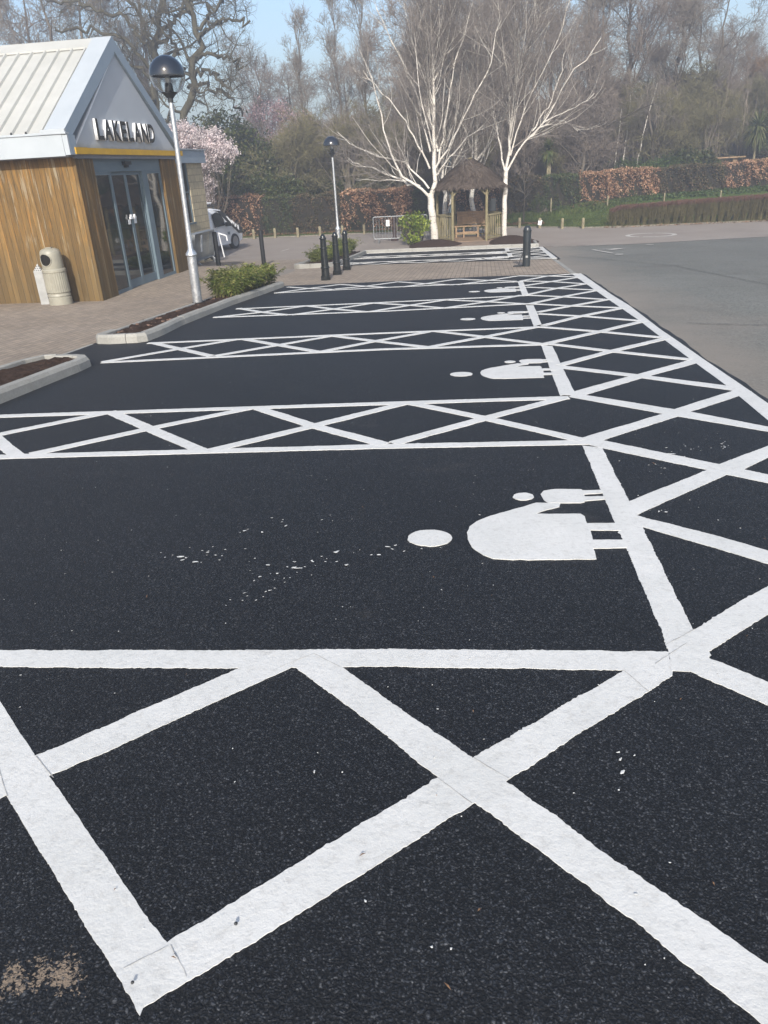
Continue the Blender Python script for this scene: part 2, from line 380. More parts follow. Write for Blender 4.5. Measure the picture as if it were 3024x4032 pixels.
def mat_gable():
    m = Mat("grey render panel", .7, .3); z = m.sep()[2]
    a = m.ramp(m.noise(1.2, 5), [(.3, (.43, .455, .48)), (.7, (.46, .485, .51))])
    f = m.ramp(m.math('SUBTRACT', m.math('ADD', z, m.math('MULTIPLY', m.noise(1.6, 4), .35)), 2.25), [(.02, .55), (.10, 0.0)])   # algae line at the foot
    m.col(m.mix(f, a, (.30, .31, .26))); return m.m
M = dict(
    asph=mat_asphalt_new(), old=mat_asphalt_old(), red=mat_red_tarmac(), pav=mat_paving(), line=mat_line(), wood=mat_wood_clad(),
    roof=mat_corrugated(), stone=mat_stone(), glass=mat_glass_dark(), clear=mat_clear(), galv=mat_galv(), birch=mat_bark_birch(),
    kerb=mat_kerb(), soil=mat_soil(), ground=mat_ground(), grass=mat_grass(),
    flash=simple("pale blue flashing", (.37, .405, .435), (.34, .375, .405), 2, .45), flashd=simple("blue grey fascia", (.28, .34, .40), (.25, .31, .37), 2, .5),
    gable=mat_gable(), yellow=simple("yellow trim", (.60, .36, .025), (.52, .30, .025), 4, .5),
    frame=simple("blue grey aluminium", (.13, .175, .205), (.115, .155, .18), 3, .45), soffit=simple("grey soffit", (.22, .22, .23), None, 3, .7),
    black=simple("gloss black paint", (.010, .013, .014), (.007, .009, .010), 3, .22, .15, 60, .6), dark=simple("dark plastic", (.03, .033, .036), None, 5, .5),
    globe=simple("smoked black dome", (.012, .016, .024), (.010, .013, .02), 2, .08, 0, 1, .8), white=simple("white paint", (.76, .77, .78), (.70, .71, .72), 3, .5),
    bin=simple("beige bin plastic", (.285, .272, .22), (.24, .228, .185), 5, .45, .1, 30, .4), steel=simple("pale brushed metal", (.36, .365, .36), (.27, .275, .27), 6, .5, 0, 1, .4, .1),
    post=simple("weathered timber post", (.27, .235, .15), (.17, .15, .095), 6, .85, .4, 30), timber=simple("greenish gazebo timber", (.25, .215, .125), (.15, .13, .07), 4, .8, .3, 40),
    bench=simple("tan bench timber", (.31, .21, .125), (.19, .13, .08), 7, .75, .3, 40), oak=mat_bark("oak bark", (.032, .029, .021), (.062, .057, .040), (.10, .094, .068)),
    bark=mat_bark("grey brown bark", (.055, .045, .036), (.10, .085, .068), (.16, .14, .11)), twig=simple("brown purple twigs", (.215, .178, .150), (.150, .124, .105), .4, .9),
    twiggrey=simple("grey twigs", (.235, .205, .172), (.165, .143, .120), .4, .9), twiggreen=simple("olive twigs", (.19, .17, .085), (.13, .118, .062), .4, .9),
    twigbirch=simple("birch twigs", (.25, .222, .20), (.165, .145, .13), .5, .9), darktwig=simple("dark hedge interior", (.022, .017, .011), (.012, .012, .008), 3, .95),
    van=simple("white van paint", (.66, .69, .73), (.62, .65, .69), 1, .25, 0, 1, .6), tyre=simple("rubber tyre", (.018, .018, .019), None, 5, .8),
    silver=simple("silver wheel", (.32, .33, .35), None, 5, .4, 0, 1, .5, .5), paper=simple("white paper sign", (.74, .74, .73), (.66, .66, .65), 9, .6),
    thatch=None,
    beech=leafmat("copper beech leaves", [(.16, .085, .050), (.31, .165, .100), (.45, .265, .165), (.56, .37, .24), (.24, .13, .08)], .5, .2),
    hgreen=leafmat("dark hedge leaves", [(.030, .046, .018), (.048, .072, .024), (.075, .10, .038), (.12, .10, .045)], .6, .15),
    hmix=leafmat("brown green hedge leaves", [(.045, .052, .022), (.070, .066, .032), (.105, .080, .046), (.155, .10, .06)], .6, .15),
    bamboo=leafmat("bamboo leaves", [(.055, .080, .016), (.105, .140, .028), (.175, .210, .05), (.26, .24, .095)], .5, .35),
    rhodo=leafmat("yellow green glossy leaves", [(.10, .16, .020), (.18, .25, .035), (.30, .35, .060), (.09, .13, .02)], .35, .25),
    everg=leafmat("dark evergreen leaves", [(.020, .034, .010), (.040, .058, .016), (.070, .085, .026), (.10, .10, .04)], .45, .15),
    blossw=leafmat("white blossom", [(.62, .55, .55), (.74, .68, .68), (.52, .42, .43)], .8, .35), blossp=leafmat("pink blossom", [(.44, .30, .32), (.56, .42, .44), (.40, .26, .28)], .8, .35),
    palm=leafmat("palm leaves", [(.06, .09, .025), (.10, .12, .04), (.16, .15, .07)], .5, .2), gblade=leafmat("grass blades", [(.05, .08, .014), (.08, .12, .024), (.13, .14, .045)], .7, .3),
    ivy=leafmat("ground ivy leaves", [(.03, .055, .015), (.05, .09, .02), (.08, .10, .03)], .6, .2), litter=leafmat("fallen leaves", [(.14, .08, .045), (.24, .14, .08), (.09, .055, .035)], .8, .1),
)
tm = Mat("brushwood thatch", .95, .1)
tm.col(tm.ramp(tm.island(), [(.05, (.038, .029, .023)), (.5, (.072, .056, .045)), (.95, (.125, .10, .082))])); M['thatch'] = tm.m
pm = Mat("bare red twigs", .9, .15); pz = pm.sep()[2]
pm.col(pm.ramp(pm.math('ADD', pz, pm.math('MULTIPLY', pm.noise(2, 4), .3)), [(-.0, (.10, .090, .040)), (1, (.10, .09, .04))])); M['lowtwig'] = pm.m
M['redtwig'] = simple("purple red twig tips", (.155, .075, .060), (.10, .048, .040), 2, .9)
M['olivetwig'] = simple("olive hedge stems", (.135, .115, .050), (.085, .072, .034), 2, .9)

M['dullgalv'] = simple("dull galvanised tube", (.30, .32, .33), (.22, .235, .245), 8, .5, 0, 1, .5, .4)
M['verge_kerb'] = simple("mossy worn edging", (.20, .18, .145), (.12, .11, .085), 5, .95)
M['joint'] = simple("paint joint grime", (.42, .41, .39), (.25, .245, .23), 30, .9)
M['tarjoint'] = simple("tarmac joint", (.075, .075, .070), (.11, .11, .10), 12, .9)
M['twigamber'] = simple("amber twigs", (.26, .165, .085), (.18, .115, .06), .5, .9)
M['hole'] = simple('black opening', (.02, .018, .015), None, 5, 1.0, 0, 1, 0)
M['matte'] = simple('matt black post', (.012, .013, .014), None, 5, .7)

# painted lines measured on the ground plane, in metres
RIBBONS=[([(-2.066,2.084),(-1.814,2.102),(-1.065,2.145),(-0.348,2.197),(0.662,2.239)],[(-1.985,1.976),(-1.743,1.995),(-0.869,2.043),(-0.335,2.087),(0.644,2.121)]),([(-0.794,2.102),(-0.853,2.041),(-1.335,1.551),(-1.456,1.421)],[(-0.619,2.107),(-0.676,2.046),(-1.16,1.552),(-1.243,1.483),(-1.324,1.392),(-1.382,1.315)]),([(-1.594,1.62),(-1.319,1.385),(-0.971,1.088),(-0.676,0.838)],[(-1.895,2.053),(-1.623,1.81),(-1.334,1.551),(-1.029,1.289),(-0.68,0.989)]),([(-0.691,0.993),(-0.115,1.553),(-0.019,1.644),(0.493,2.117),(0.558,2.179)],[(-0.682,0.846),(-0.358,1.139),(-0.011,1.469),(0.081,1.56),(0.378,1.85),(0.518,1.972),(0.642,2.089),(0.667,2.158)]),([(-0.56,2.131),(-0.485,2.074),(-0.312,1.91),(-0.019,1.644),(0.075,1.557),(0.354,1.288),(0.603,1.065),(0.663,1.008),(2.1,-0.357)],[(-0.712,2.122),(-0.64,2.054),(-0.291,1.735),(-0.115,1.553),(-0.011,1.468),(0.218,1.263),(0.383,1.103),(0.545,0.945),(0.613,0.876),(2.1,-0.633)]),([(0.658,4.669),(0.658,3.998),(0.666,2.971),(0.668,2.381),(0.662,2.239)],[(0.777,4.619),(0.78,3.679),(0.784,3.341),(0.782,2.93),(0.783,2.696),(0.783,2.395),(0.777,2.305)]),([(0.668,2.381),(0.662,2.239),(0.644,2.121)],[(0.783,2.395),(0.803,2.226),(0.707,2.119)]),([(0.75,2.354),(0.789,2.395),(0.985,2.584),(1.168,2.752),(1.356,2.927),(2.1,3.62)],[(0.745,2.197),(0.789,2.236),(0.93,2.372),(1.09,2.519),(1.264,2.68),(2.1,3.454)]),([(0.757,2.245),(0.789,2.207),(0.827,2.176),(0.941,2.074),(1.014,2.006),(2.1,0.994)],[(0.672,2.171),(0.707,2.121),(0.772,2.06),(0.9,1.951),(0.971,1.888),(2.1,0.886)]),([(0.722,3.613),(0.818,3.716),(1.121,4.002),(1.314,4.189),(1.406,4.289),(1.804,4.651),(2.21,5.014)],[(0.73,3.435),(0.782,3.492),(1.294,4.003),(1.4,4.105),(1.523,4.203),(1.726,4.417),(2.14,4.833)]),([(0.749,3.545),(0.782,3.492),(0.85,3.434),(1.099,3.249),(1.28,3.087),(1.42,2.96),(2.1,2.343)],[(0.742,3.368),(0.784,3.341),(1.06,3.108),(1.235,2.953),(1.368,2.827),(2.1,2.134)]),([(0.74,4.834),(0.805,4.786),(1.406,4.289),(1.507,4.202),(1.622,4.107),(1.804,3.959),(2.1,3.718)],[(0.704,4.685),(0.777,4.616),(1.313,4.184),(1.4,4.105),(1.575,3.965),(1.744,3.805),(2.1,3.468)]),([(0.636,4.8),(0.704,4.87),(1.34,5.456),(1.451,5.585),(2.033,6.146),(2.118,6.231)],[(0.706,4.697),(0.805,4.786),(1.447,5.395),(1.542,5.5),(2.098,6.037),(2.17,6.112)]),([(0.765,6.127),(0.847,6.064),(1.431,5.585),(1.535,5.507),(1.949,5.082),(2.113,4.926)],[(0.711,6.006),(0.793,5.936),(1.32,5.457),(1.91,4.966),(2.068,4.806),(2.1,4.774)]),([(0.677,6.078),(0.776,6.199),(1.327,6.759),(1.415,6.839),(1.947,7.38),(2.034,7.474)],[(0.815,6.027),(0.847,6.064),(1.398,6.648),(1.512,6.767),(2.032,7.273),(2.095,7.342)]),([(0.752,7.34),(0.827,7.258),(1.413,6.828),(2.034,6.338),(2.061,6.309)],[(0.714,7.195),(0.774,7.142),(1.324,6.742),(2.031,6.155),(2.06,6.136)]),([(1.954,17.302),(2.006,12.746),(2.024,11.477),(2.044,10.147),(2.033,8.851),(2.033,7.487),(2.038,6.351),(2.002,5.241),(1.971,4.05)],[(2.159,17.417),(2.16,13.074),(2.19,11.679),(2.149,9.359),(2.155,8.661),(2.153,7.437),(2.162,6.256),(2.161,5.716),(2.159,4.503)]),([(0.658,8.435),(0.651,7.093),(0.645,6.044)],[(0.778,8.372),(0.774,7.142),(0.774,6.181)]),([(0.676,12.053),(0.663,9.866)],[(0.796,12.026),(0.775,10.025)]),([(0.716,16.024),(0.684,13.47)],[(0.828,15.986),(0.801,13.538)]),([(1.971,4.05),(2.03,-2.6)],[(2.159,4.503),(2.16,-2.6)])]
CENTRES=[([(-3.624,4.428),(-3.351,4.455),(-0.657,4.667),(0.711,4.742)],0.1),([(-4.403,5.525),(-4.075,5.563),(-0.806,5.854),(0.708,5.98)],0.1),([(-4.348,7.928),(-1.124,8.402),(0.731,8.492)],0.1),([(-4.357,9.215),(-1.273,9.593),(0.736,9.789)],0.1),([(-4.304,11.632),(-1.552,11.821),(0.746,12.245)],0.1),([(-4.262,12.682),(-1.702,13.016),(0.781,13.405)],0.1),([(-4.258,15.215),(-2.03,15.645),(0.79,15.944)],0.1),([(-3.845,4.74),(-3.716,5.014),(-3.144,5.646)],0.1),([(-3.974,5.204),(-3.589,4.819),(-3.219,4.466)],0.1),([(-3.135,5.679),(-1.896,4.559)],0.1),([(-3.145,4.505),(-2.532,5.163),(-1.913,5.753)],0.1),([(-1.864,5.752),(-1.276,5.202),(-0.657,4.707)],0.1),([(-1.883,4.559),(-1.617,4.822),(-1.231,5.222),(-0.637,5.847)],0.1),([(-0.586,5.862),(0.028,5.363),(0.669,4.788)],0.1),([(-0.602,4.736),(0.028,5.363),(0.676,5.982)],0.1),([(-4.292,9.235),(-3.13,8.199)],0.1),([(-4.35,7.951),(-3.717,8.744),(-3.169,9.383)],0.1),([(-3.104,9.374),(-1.901,8.336)],0.1),([(-3.074,8.2),(-2.508,8.837),(-1.971,9.429)],0.1),([(-1.921,9.462),(-1.303,8.975),(-0.615,8.465)],0.1),([(-1.87,8.3),(-1.303,8.975),(-0.694,9.61)],0.1),([(-0.593,9.637),(0.028,9.112),(0.679,8.515)],0.1),([(-0.599,8.488),(0.028,9.112),(0.733,9.833)],0.1),([(-4.243,12.767),(-3.639,12.126),(-3.068,11.677)],0.1),([(-4.295,11.63),(-3.639,12.126),(-3.048,12.829)],0.1),([(-3.024,12.824),(-2.44,12.259),(-1.816,11.785)],0.1),([(-3.026,11.669),(-2.463,12.263),(-1.88,12.95)],0.1),([(-1.857,12.945),(-1.191,12.478),(-0.64,12.029)],0.1),([(-1.795,11.78),(-1.231,12.453),(-0.65,13.09)],0.1),([(-0.588,13.074),(0.041,12.704),(0.719,12.205)],0.1),([(-0.58,12.016),(0.062,12.664),(0.682,13.487)],0.1),([(-4.231,15.208),(-3.698,15.948),(-3.132,16.64)],0.1),([(-4.281,16.447),(-3.698,15.948),(-3.093,15.562)],0.1),([(-3.132,16.64),(-2.468,16.042),(-2.023,15.668)],0.1),([(-3.062,15.653),(-2.468,16.042),(-1.864,16.817)],0.1),([(-1.864,16.817),(-1.242,16.188),(-0.578,15.704)],0.1),([(-1.631,15.624),(-1.192,16.172),(-0.569,16.996)],0.1),([(-0.569,16.996),(0.101,16.463),(0.676,16.054)],0.1),([(-0.526,15.708),(0.1,16.406),(0.751,17.254)],0.1),([(0.727,8.542),(1.366,7.983),(2.029,7.462)],0.1),([(0.764,7.313),(1.322,7.951),(2.066,8.707)],0.1),([(0.727,8.542),(1.4,9.277),(2.098,10.08)],0.1),([(0.733,9.798),(1.418,9.304),(2.027,8.782)],0.1),([(0.792,9.9),(1.365,10.684),(2.094,11.462)],0.1),([(0.8,11.03),(1.397,10.663),(2.037,10.113)],0.1),([(0.802,11.202),(1.364,11.835),(2.035,12.527)],0.1),([(0.757,12.229),(1.362,11.817),(2.019,11.449)],0.1),([(0.757,12.229),(1.348,13.064),(2.068,13.922)],0.1),([(0.761,13.449),(1.348,13.064),(2.006,12.465)],0.1),([(0.788,13.541),(1.361,14.418),(2.086,15.192)],0.1),([(0.833,14.811),(1.361,14.418),(2.025,13.934)],0.1),([(0.809,15.079),(1.374,15.744),(2.032,16.526)],0.1),([(0.794,16.069),(1.374,15.744),(2.006,15.043)],0.1),([(0.794,16.069),(1.397,17.009),(2.075,17.352)],0.1),([(0.781,17.306),(1.397,17.009),(2.007,16.535)],0.1)]
SYMBOL=[[(-0.065,3.25),(-0.053,3.321),(-0.021,3.386),(0.026,3.441),(0.171,3.553),(0.297,3.647),(0.333,3.644),(0.418,3.639),(0.407,3.59),(0.338,3.547),(0.281,3.493),(0.509,3.498),(0.526,3.468),(0.523,3.376),(0.681,3.386),(0.676,3.293),(0.532,3.289),(0.528,3.179),(0.674,3.184),(0.668,3.097),(0.518,3.082),(0.516,2.971),(0.149,2.95),(0.056,2.958),(0.014,2.993),(-0.04,3.078),(-0.061,3.168)],[(0.324,3.774),(0.347,3.828),(0.413,3.857),(0.552,3.855),(0.558,3.834),(0.663,3.846),(0.661,3.796),(0.559,3.774),(0.562,3.743),(0.662,3.751),(0.66,3.704),(0.55,3.675),(0.547,3.661),(0.527,3.651),(0.418,3.646),(0.358,3.648),(0.337,3.688)],[(-0.139,3.179),(-0.141,3.157),(-0.148,3.137),(-0.159,3.119),(-0.175,3.103),(-0.194,3.092),(-0.216,3.084),(-0.239,3.081),(-0.263,3.083),(-0.285,3.089),(-0.306,3.099),(-0.324,3.113),(-0.338,3.131),(-0.348,3.151),(-0.353,3.172),(-0.352,3.194),(-0.346,3.215),(-0.335,3.234),(-0.319,3.251),(-0.299,3.264),(-0.276,3.272),(-0.252,3.275),(-0.228,3.273),(-0.204,3.266),(-0.183,3.255),(-0.165,3.239),(-0.151,3.221),(-0.142,3.2)],[(0.288,3.738),(0.286,3.726),(0.281,3.714),(0.274,3.704),(0.264,3.695),(0.254,3.688),(0.242,3.684),(0.229,3.683),(0.217,3.684),(0.205,3.688),(0.195,3.694),(0.186,3.702),(0.18,3.713),(0.176,3.724),(0.175,3.737),(0.177,3.749),(0.182,3.761),(0.189,3.772),(0.199,3.781),(0.21,3.788),(0.222,3.792),(0.235,3.794),(0.247,3.793),(0.259,3.789),(0.269,3.782),(0.278,3.773),(0.284,3.763),(0.287,3.751)]]

# ================================================================== GROUND, ROADS, PAVING
def grid_obj(name, xs, ys, mat, dz=0.0, kind='structure', xl=None, xr=None, rough=0.0, seed=0):
    """sheet following the terrain; with xl/xr (functions of y) the columns stretch between those edges"""
    rng = np.random.default_rng(seed); V = []; F = []; nx = len(xs)
    for y in ys:
        for x in xs:
            X = x if xl is None else xl(y) + (xr(y)-xl(y))*x
            V.append((X, y, H(X, y)+dz+(rng.normal()*rough if rough else 0)))
    for j in range(len(ys)-1):
        for i in range(nx-1): F.append((j*nx+i, j*nx+i+1, (j+1)*nx+i+1, (j+1)*nx+i))
    o = link(name, mesh_arrays(name, V, F, [mat])); tag(o, kind=kind); return o
def rng_f(a, b, st): return list(np.linspace(a, b, max(2, int(round((b-a)/st))+1)))

gx = [-400, -200, -120, -80, -60] + rng_f(-45, 45, 1.0) + [60, 80, 120, 200, 400]
gy = [-60, -30, -15] + rng_f(-8, 14, 1.0) + rng_f(14.5, 24, .5) + rng_f(25, 70, 1.0) + [75, 80, 85, 90, 100, 120, 150, 200, 300, 500]
grid_obj("ground", gx, gy, M['ground'], -0.05)
# old grey asphalt car park: everything to the right of the bays and under them
u = rng_f(0, 1, .05)
grid_obj("car_park_asphalt", rng_f(-30, 45, 1.0), [-40, -20, -8] + rng_f(-4, 14, 1) + rng_f(14.5, 24, .5) + rng_f(25, 29.5, .5), M['old'], -0.012, 'structure')
def red_far(x): return lerp_tab([(-14, 38.9), (-6, 38.75), (1.5, 38.9), (3, 38.0), (4.6, 36.9), (6, 36.5), (12.5, 36.6), (45, 33)], x)
def red_near(x): return lerp_tab([(-30, 20), (-5.3, 22.0), (-4.4, 28.3), (2, 28.4), (2.25, 28.6), (5, 28.3), (10, 29.4), (45, 35)], x)
def ystrip(name, xs, y0f, y1f, n, mat, dz):
    V = []; F = []; nx = len(xs)
    for j in range(n+1):
        for x in xs:
            y = y0f(x) + (y1f(x)-y0f(x))*j/n; V.append((x, y, H(x, y)+dz))
    for j in range(n):
        for i in range(nx-1): F.append((j*nx+i, j*nx+i+1, (j+1)*nx+i+1, (j+1)*nx+i))
    o = link(name, mesh_arrays(name, V, F, [mat])); return tag(o, kind='structure')
ystrip("access_road", rng_f(-40, 45, .5), red_near, red_far, 30, M['red'], -0.004)
# block paving: walkway by the shop and the crossing strip between the bays
def pav_l(y): return -40.0
grid_obj("walkway_paving", [0, .2, .4, .5] + rng_f(.55, 1, .015), [-6] + rng_f(-2, 14, 1) + rng_f(14.5, 27, .35), M['pav'], 0.002, 'structure', lambda y: -28.0, lambda y: -5.17 if y < 22.2 else -5.42)
grid_obj("crossing_paving", u, rng_f(16.72, 22.75, .3), M['pav'], 0.006, 'structure', lambda y: -5.20, lambda y: lerp_tab([(16, 2.06), (17.4, 2.06), (22.3, 2.05), (23, 2.05)], y))
# fresh asphalt of the parking bays
edge = [(-3, 2.4), (4.7, 2.235), (6.26, 2.205), (7.33, 2.19), (9.17, 2.22), (12.5, 2.225), (17.26, 2.20), (17.5, 2.16)]
def near_top(x): return lerp_tab([(-5.3, 16.68), (-4.9, 16.70), (-3.18, 16.88), (-1.7, 17.03), (0, 17.42), (2.3, 17.50)], x)
ystrip("bay_asphalt_sheet", rng_f(-5.16, 1.9, .12), lambda x: -3.0, near_top, 90, M['asph'], 0.011)
V = []; F = []; ys = rng_f(-3, 17.46, .2)
for y in ys:
    xr = lerp_tab(edge, y) + .012*math.sin(y*3.1) + .008*math.sin(y*9)
    for x in (1.9, xr): V.append((x, y, H(x, y)+.0112 if x < 2 else H(x, y)+.011))
    V.append((xr+.025, y, H(xr, y)-.014))
for j in range(len(ys)-1):
    for i in range(2): F.append((j*3+i, j*3+i+1, j*3+i+4, j*3+i+3))
tag(link("bay_asphalt_edge", mesh_arrays("bay_asphalt_edge", V, F, [M['asph']])), kind='structure')
ystrip("far_bay_asphalt", rng_f(-4.42, 2.17, .12), lambda x: lerp_tab([(-4.4, 22.62), (-.5, 22.45), (2.2, 22.2)], x), lambda x: 28.46, 30, M['asph'], 0.013)
grid_obj("grass_verge", rng_f(-40, 45, .5), rng_f(38.0, 47.5, .5), M['grass'], 0.03) if False else None
ystrip("grass_verge", rng_f(-40, 45, .5), lambda x: red_far(x)+.12, lambda x: 47.5, 26, M['grass'], 0.03)

# ================================================================== PAINTED MARKINGS
rngm = np.random.default_rng(5)
def poly_sample(pts, n):
    P = np.array(pts, float); d = np.r_[0, np.cumsum(np.linalg.norm(np.diff(P, axis=0), axis=1))]
    t = np.linspace(0, d[-1], n); return np.stack([np.interp(t, d, P[:, k]) for k in (0, 1)], 1)
LINE_Z = [0.0122]
def ribbon(mb, Lp, Rp, jit=.0022):
    P = np.array(Lp); ln = np.linalg.norm(np.diff(P, axis=0), axis=1).sum(); ln = max(ln, np.linalg.norm(np.diff(np.array(Rp), axis=0), axis=1).sum())
    ymin = min(p[1] for p in Lp+Rp); st = .010 if ymin < 3.5 else (.02 if ymin < 9 else .06)
    n = max(3, int(ln/st)+1); A = poly_sample(Lp, n); B = poly_sample(Rp, n)
    Wd = B-A; wl = np.linalg.norm(Wd, axis=1, keepdims=True)+1e-6; Wd = Wd/wl
    def nz(n):
        a = rngm.normal(0, 1, n); k = np.convolve(rngm.normal(0, 1, n+6), np.ones(7)/7, 'valid'); return (a*.55+k*1.9)*jit
    ja = nz(n); jb = nz(n)
    blob = rngm.random(n) > .985; ja = ja - blob*rngm.random(n)*jit*3.5
    A = A + Wd*ja[:, None]; B = B + Wd*jb[:, None]; z = LINE_Z[0]; LINE_Z[0] += .00005
    if ymin > 20: z += .003
    V = []; F = []
    for i in range(n):
        a = A[i]; b = B[i]; m1 = a*.92+b*.08; m2 = a*.08+b*.92; w = Wd[i]*.0008
        za = H(a[0], a[1]); zb = H(b[0], b[1])
        V += [(a[0]-w[0], a[1]-w[1], za+.010), (a[0], a[1], za+z), (b[0], b[1], zb+z), (b[0]+w[0], b[1]+w[1], zb+.010)]
    for i in range(n-1):
        for k in range(3): F.append((i*4+k, i*4+k+1, i*4+k+5, i*4+k+4))
    F += [(0, 1, 2, 3)[::-1], tuple(range((n-1)*4, n*4))]
    mb.add(V, F)
def centre(mb, pts, w, jit=.0022):
    P = np.array(pts, float); T = np.gradient(P, axis=0) if len(P) > 2 else np.repeat((P[1:]-P[:1]), 2, 0)
    T = T/np.linalg.norm(T, axis=1, keepdims=True); N = np.stack([-T[:, 1], T[:, 0]], 1)*w/2
    ribbon(mb, [tuple(q) for q in P+N], [tuple(q) for q in P-N], jit)
mb = MB()
for a, b in RIBBONS: ribbon(mb, a, b)
for pts, wd in CENTRES: centre(mb, pts, wd)
mb.build("bay_markings", M['line'], fixn=False)
tag(bpy.data.objects["bay_markings"], kind='structure')
# parent-and-child symbols in each bay
def blob_poly(mb, pts, dx, dy, zz, jit=.0025):
    P = np.array(pts, float); n = 0; out = []
    m = len(P)
    for i in range(m):
        a, b = P[i], P[(i+1) % m]; k = max(1, int(np.linalg.norm(b-a)/.03))
        for j in range(k): out.append(a+(b-a)*j/k)
    out = np.array(out) + rngm.normal(0, jit*.6, (len(out), 2)) + (dx, dy)
    n = len(out); V = [(x, y, H(x, y)+zz) for x, y in out] + [(x, y, H(x, y)+.010) for x, y in out]
    mb.add(V, [tuple(range(n))] + [(i, n+i, n+(i+1) % n, (i+1) % n) for i in range(n)])
for k, (dx, dy) in enumerate([(0, 0), (.05, 3.78), (.04, 7.50), (.09, 11.12), (.10, 20.35), (.12, 23.0)]):
    mb = MB()
    for j, poly in enumerate(SYMBOL): blob_poly(mb, poly, dx, dy, .0140+.0002*j+(.003 if k > 3 else 0))
    o = mb.build("bay_symbol", M['line'], fixn=False); tag(o, kind='structure')
# far bays beyond the paved crossing: same lattice, world metres
mb = MB(); XS = [-4.3, -3.12, -1.87, -.62, .72, 2.08]
def far_line(p, q, w=.075): centre(mb, [p, q], w)
for y in (23.75, 25.62, 26.62, 28.40): far_line((-4.3, y-.02), (.78, y+.05))
def lattice(xs, yb, yt):
    for i in range(len(xs)-1):
        far_line((xs[i], yb), (xs[i+1], yt)); far_line((xs[i], yt), (xs[i+1], yb))
lattice(XS[:5], 22.66, 23.78); lattice(XS[:5], 25.64, 26.64)
for yb in (22.62, 24.05, 25.5, 26.95): far_line((.78, yb), (2.08, yb+1.4)); far_line((.78, yb+1.35), (2.08, yb-.03))
centre(mb, [(.84, 23.8), (.84, 25.6)], .14); centre(mb, [(.84, 26.65), (.84, 28.4)], .14)
centre(mb, [(2.02, 22.35), (2.05, 28.3)], .15); centre(mb, [(.8, 28.36), (2.1, 28.30)], .1); centre(mb, [(.8, 22.62), (2.1, 22.42)], .1)
o = mb.build("far_bay_markings", M['line'], fixn=False); tag(o, kind='structure')
# faded old paint on the road: a worn circle and a worn arrow
m = Mat("worn old paint", .8, .2); f = m.noise(7, 6, .8)
m.col(m.ramp(f, [(.36, (.20, .18, .16)), (.46, (.50, .48, .45))])); M['wornpaint'] = m.m
mb = MB(); cx_, cy_ = 6.62, 32.2
for k in range(36):
    a0, a1 = 2*math.pi*k/36, 2*math.pi*(k+1)/36
    if rngm.random() < .06: continue
    ro, ri = (.98, .92), (.80, .74); q = [(cx_+ro[0]*math.cos(a), cy_+ro[1]*math.sin(a)) for a in (a0, a1)] + [(cx_+ri[0]*math.cos(a), cy_+ri[1]*math.sin(a)) for a in (a1, a0)]
    mb.add([(x, y, H(x, y)+.004) for x, y in q], [(0, 1, 2, 3)])
for p, q, w_ in [((3.56, 26.05), (3.86, 23.95), .09), ((3.56, 26.05), (4.62, 26.25), .09), ((4.05, 25.7), (4.45, 26.15), .25), ((3.9, 23.2), (4.0, 23.5), .22), ((5.60, 27.78), (5.75, 27.5), .14), ((2.5, 28.42), (3.3, 28.35), .06), ((3.6, 28.3), (4.3, 28.25), .05), ((2.3, 29.2), (2.9, 28.9), .06), ((-8.31, 31.4), (-8.2, 32.4), .07)]:
    p, q = np.array(p), np.array(q); t = (q-p)/np.linalg.norm(q-p); n_ = np.array([-t[1], t[0]])*w_/2
    mb.add([(x, y, H(x, y)+.005) for x, y in (p+n_, q+n_, q-n_, p-n_)], [(0, 1, 2, 3)])
tag(mb.build("worn_road_paint", M['wornpaint'], fixn=False), kind='structure')
# grimy overlap joints in the paint, and old joints in the car park tarmac
mb = MB()
def hair(mb, pts, w, dz, jit=.002):
    P = np.array(pts, float); n = max(6, int(np.linalg.norm(np.diff(P, axis=0), axis=1).sum()/.02)); A = poly_sample(pts, n)+rngm.normal(0, jit, (n, 2)); T = np.gradient(A, axis=0); T /= np.linalg.norm(T, axis=1, keepdims=True)+1e-9
    N = np.stack([-T[:, 1], T[:, 0]], 1)*(w/2*(.4+1.1*rngm.random(n)))[:, None]; V = []
    for i in range(n): V += [(A[i][0]+N[i][0], A[i][1]+N[i][1], H(*A[i])+dz), (A[i][0]-N[i][0], A[i][1]-N[i][1], H(*A[i])+dz)]
    mb.add(V, [(2*i, 2*i+1, 2*i+3, 2*i+2) for i in range(n-1)])
for pts in [[(-.704, 2.059), (-.656, 2.105), (-.60, 2.15)], [(-.60, 2.15), (-.489, 2.072)], [(-.115, 1.553), (-.017, 1.465)], [(-.019, 1.644), (.085, 1.564)], [(.66, 2.28), (.79, 2.395)], [(.485, 2.116), (.546, 1.998)],
            [(-.674, .99), (-.611, .924)], [(-.68, .989), (-.754, .929)], [(-1.332, 1.551), (-1.225, 1.465)], [(-1.417, 1.495), (-1.319, 1.385)], [(.60, 2.16), (.74, 2.30)]]: hair(mb, pts, .0017, .0138, .0008)
tag(mb.build("paint_joints", M['joint'], fixn=False), kind='structure')
mb = MB()
for pts in [[(2.5, 23.5), (4.46, 18.73), (4.73, 16.31), (5.1, 13.0), (5.4, 9)], [(2.6, 9.9), (3.4, 9.6), (4.3, 9.8)], [(4.3, 21.7), (4.9, 21.6)], [(2.9, 19.7), (3.6, 19.6)], [(5.2, 13.8), (6.6, 14.3), (9, 14.2)]]: hair(mb, pts, .016, .003, .02)
tag(mb.build("tarmac_joints", M['tarjoint'], fixn=False), kind='structure')
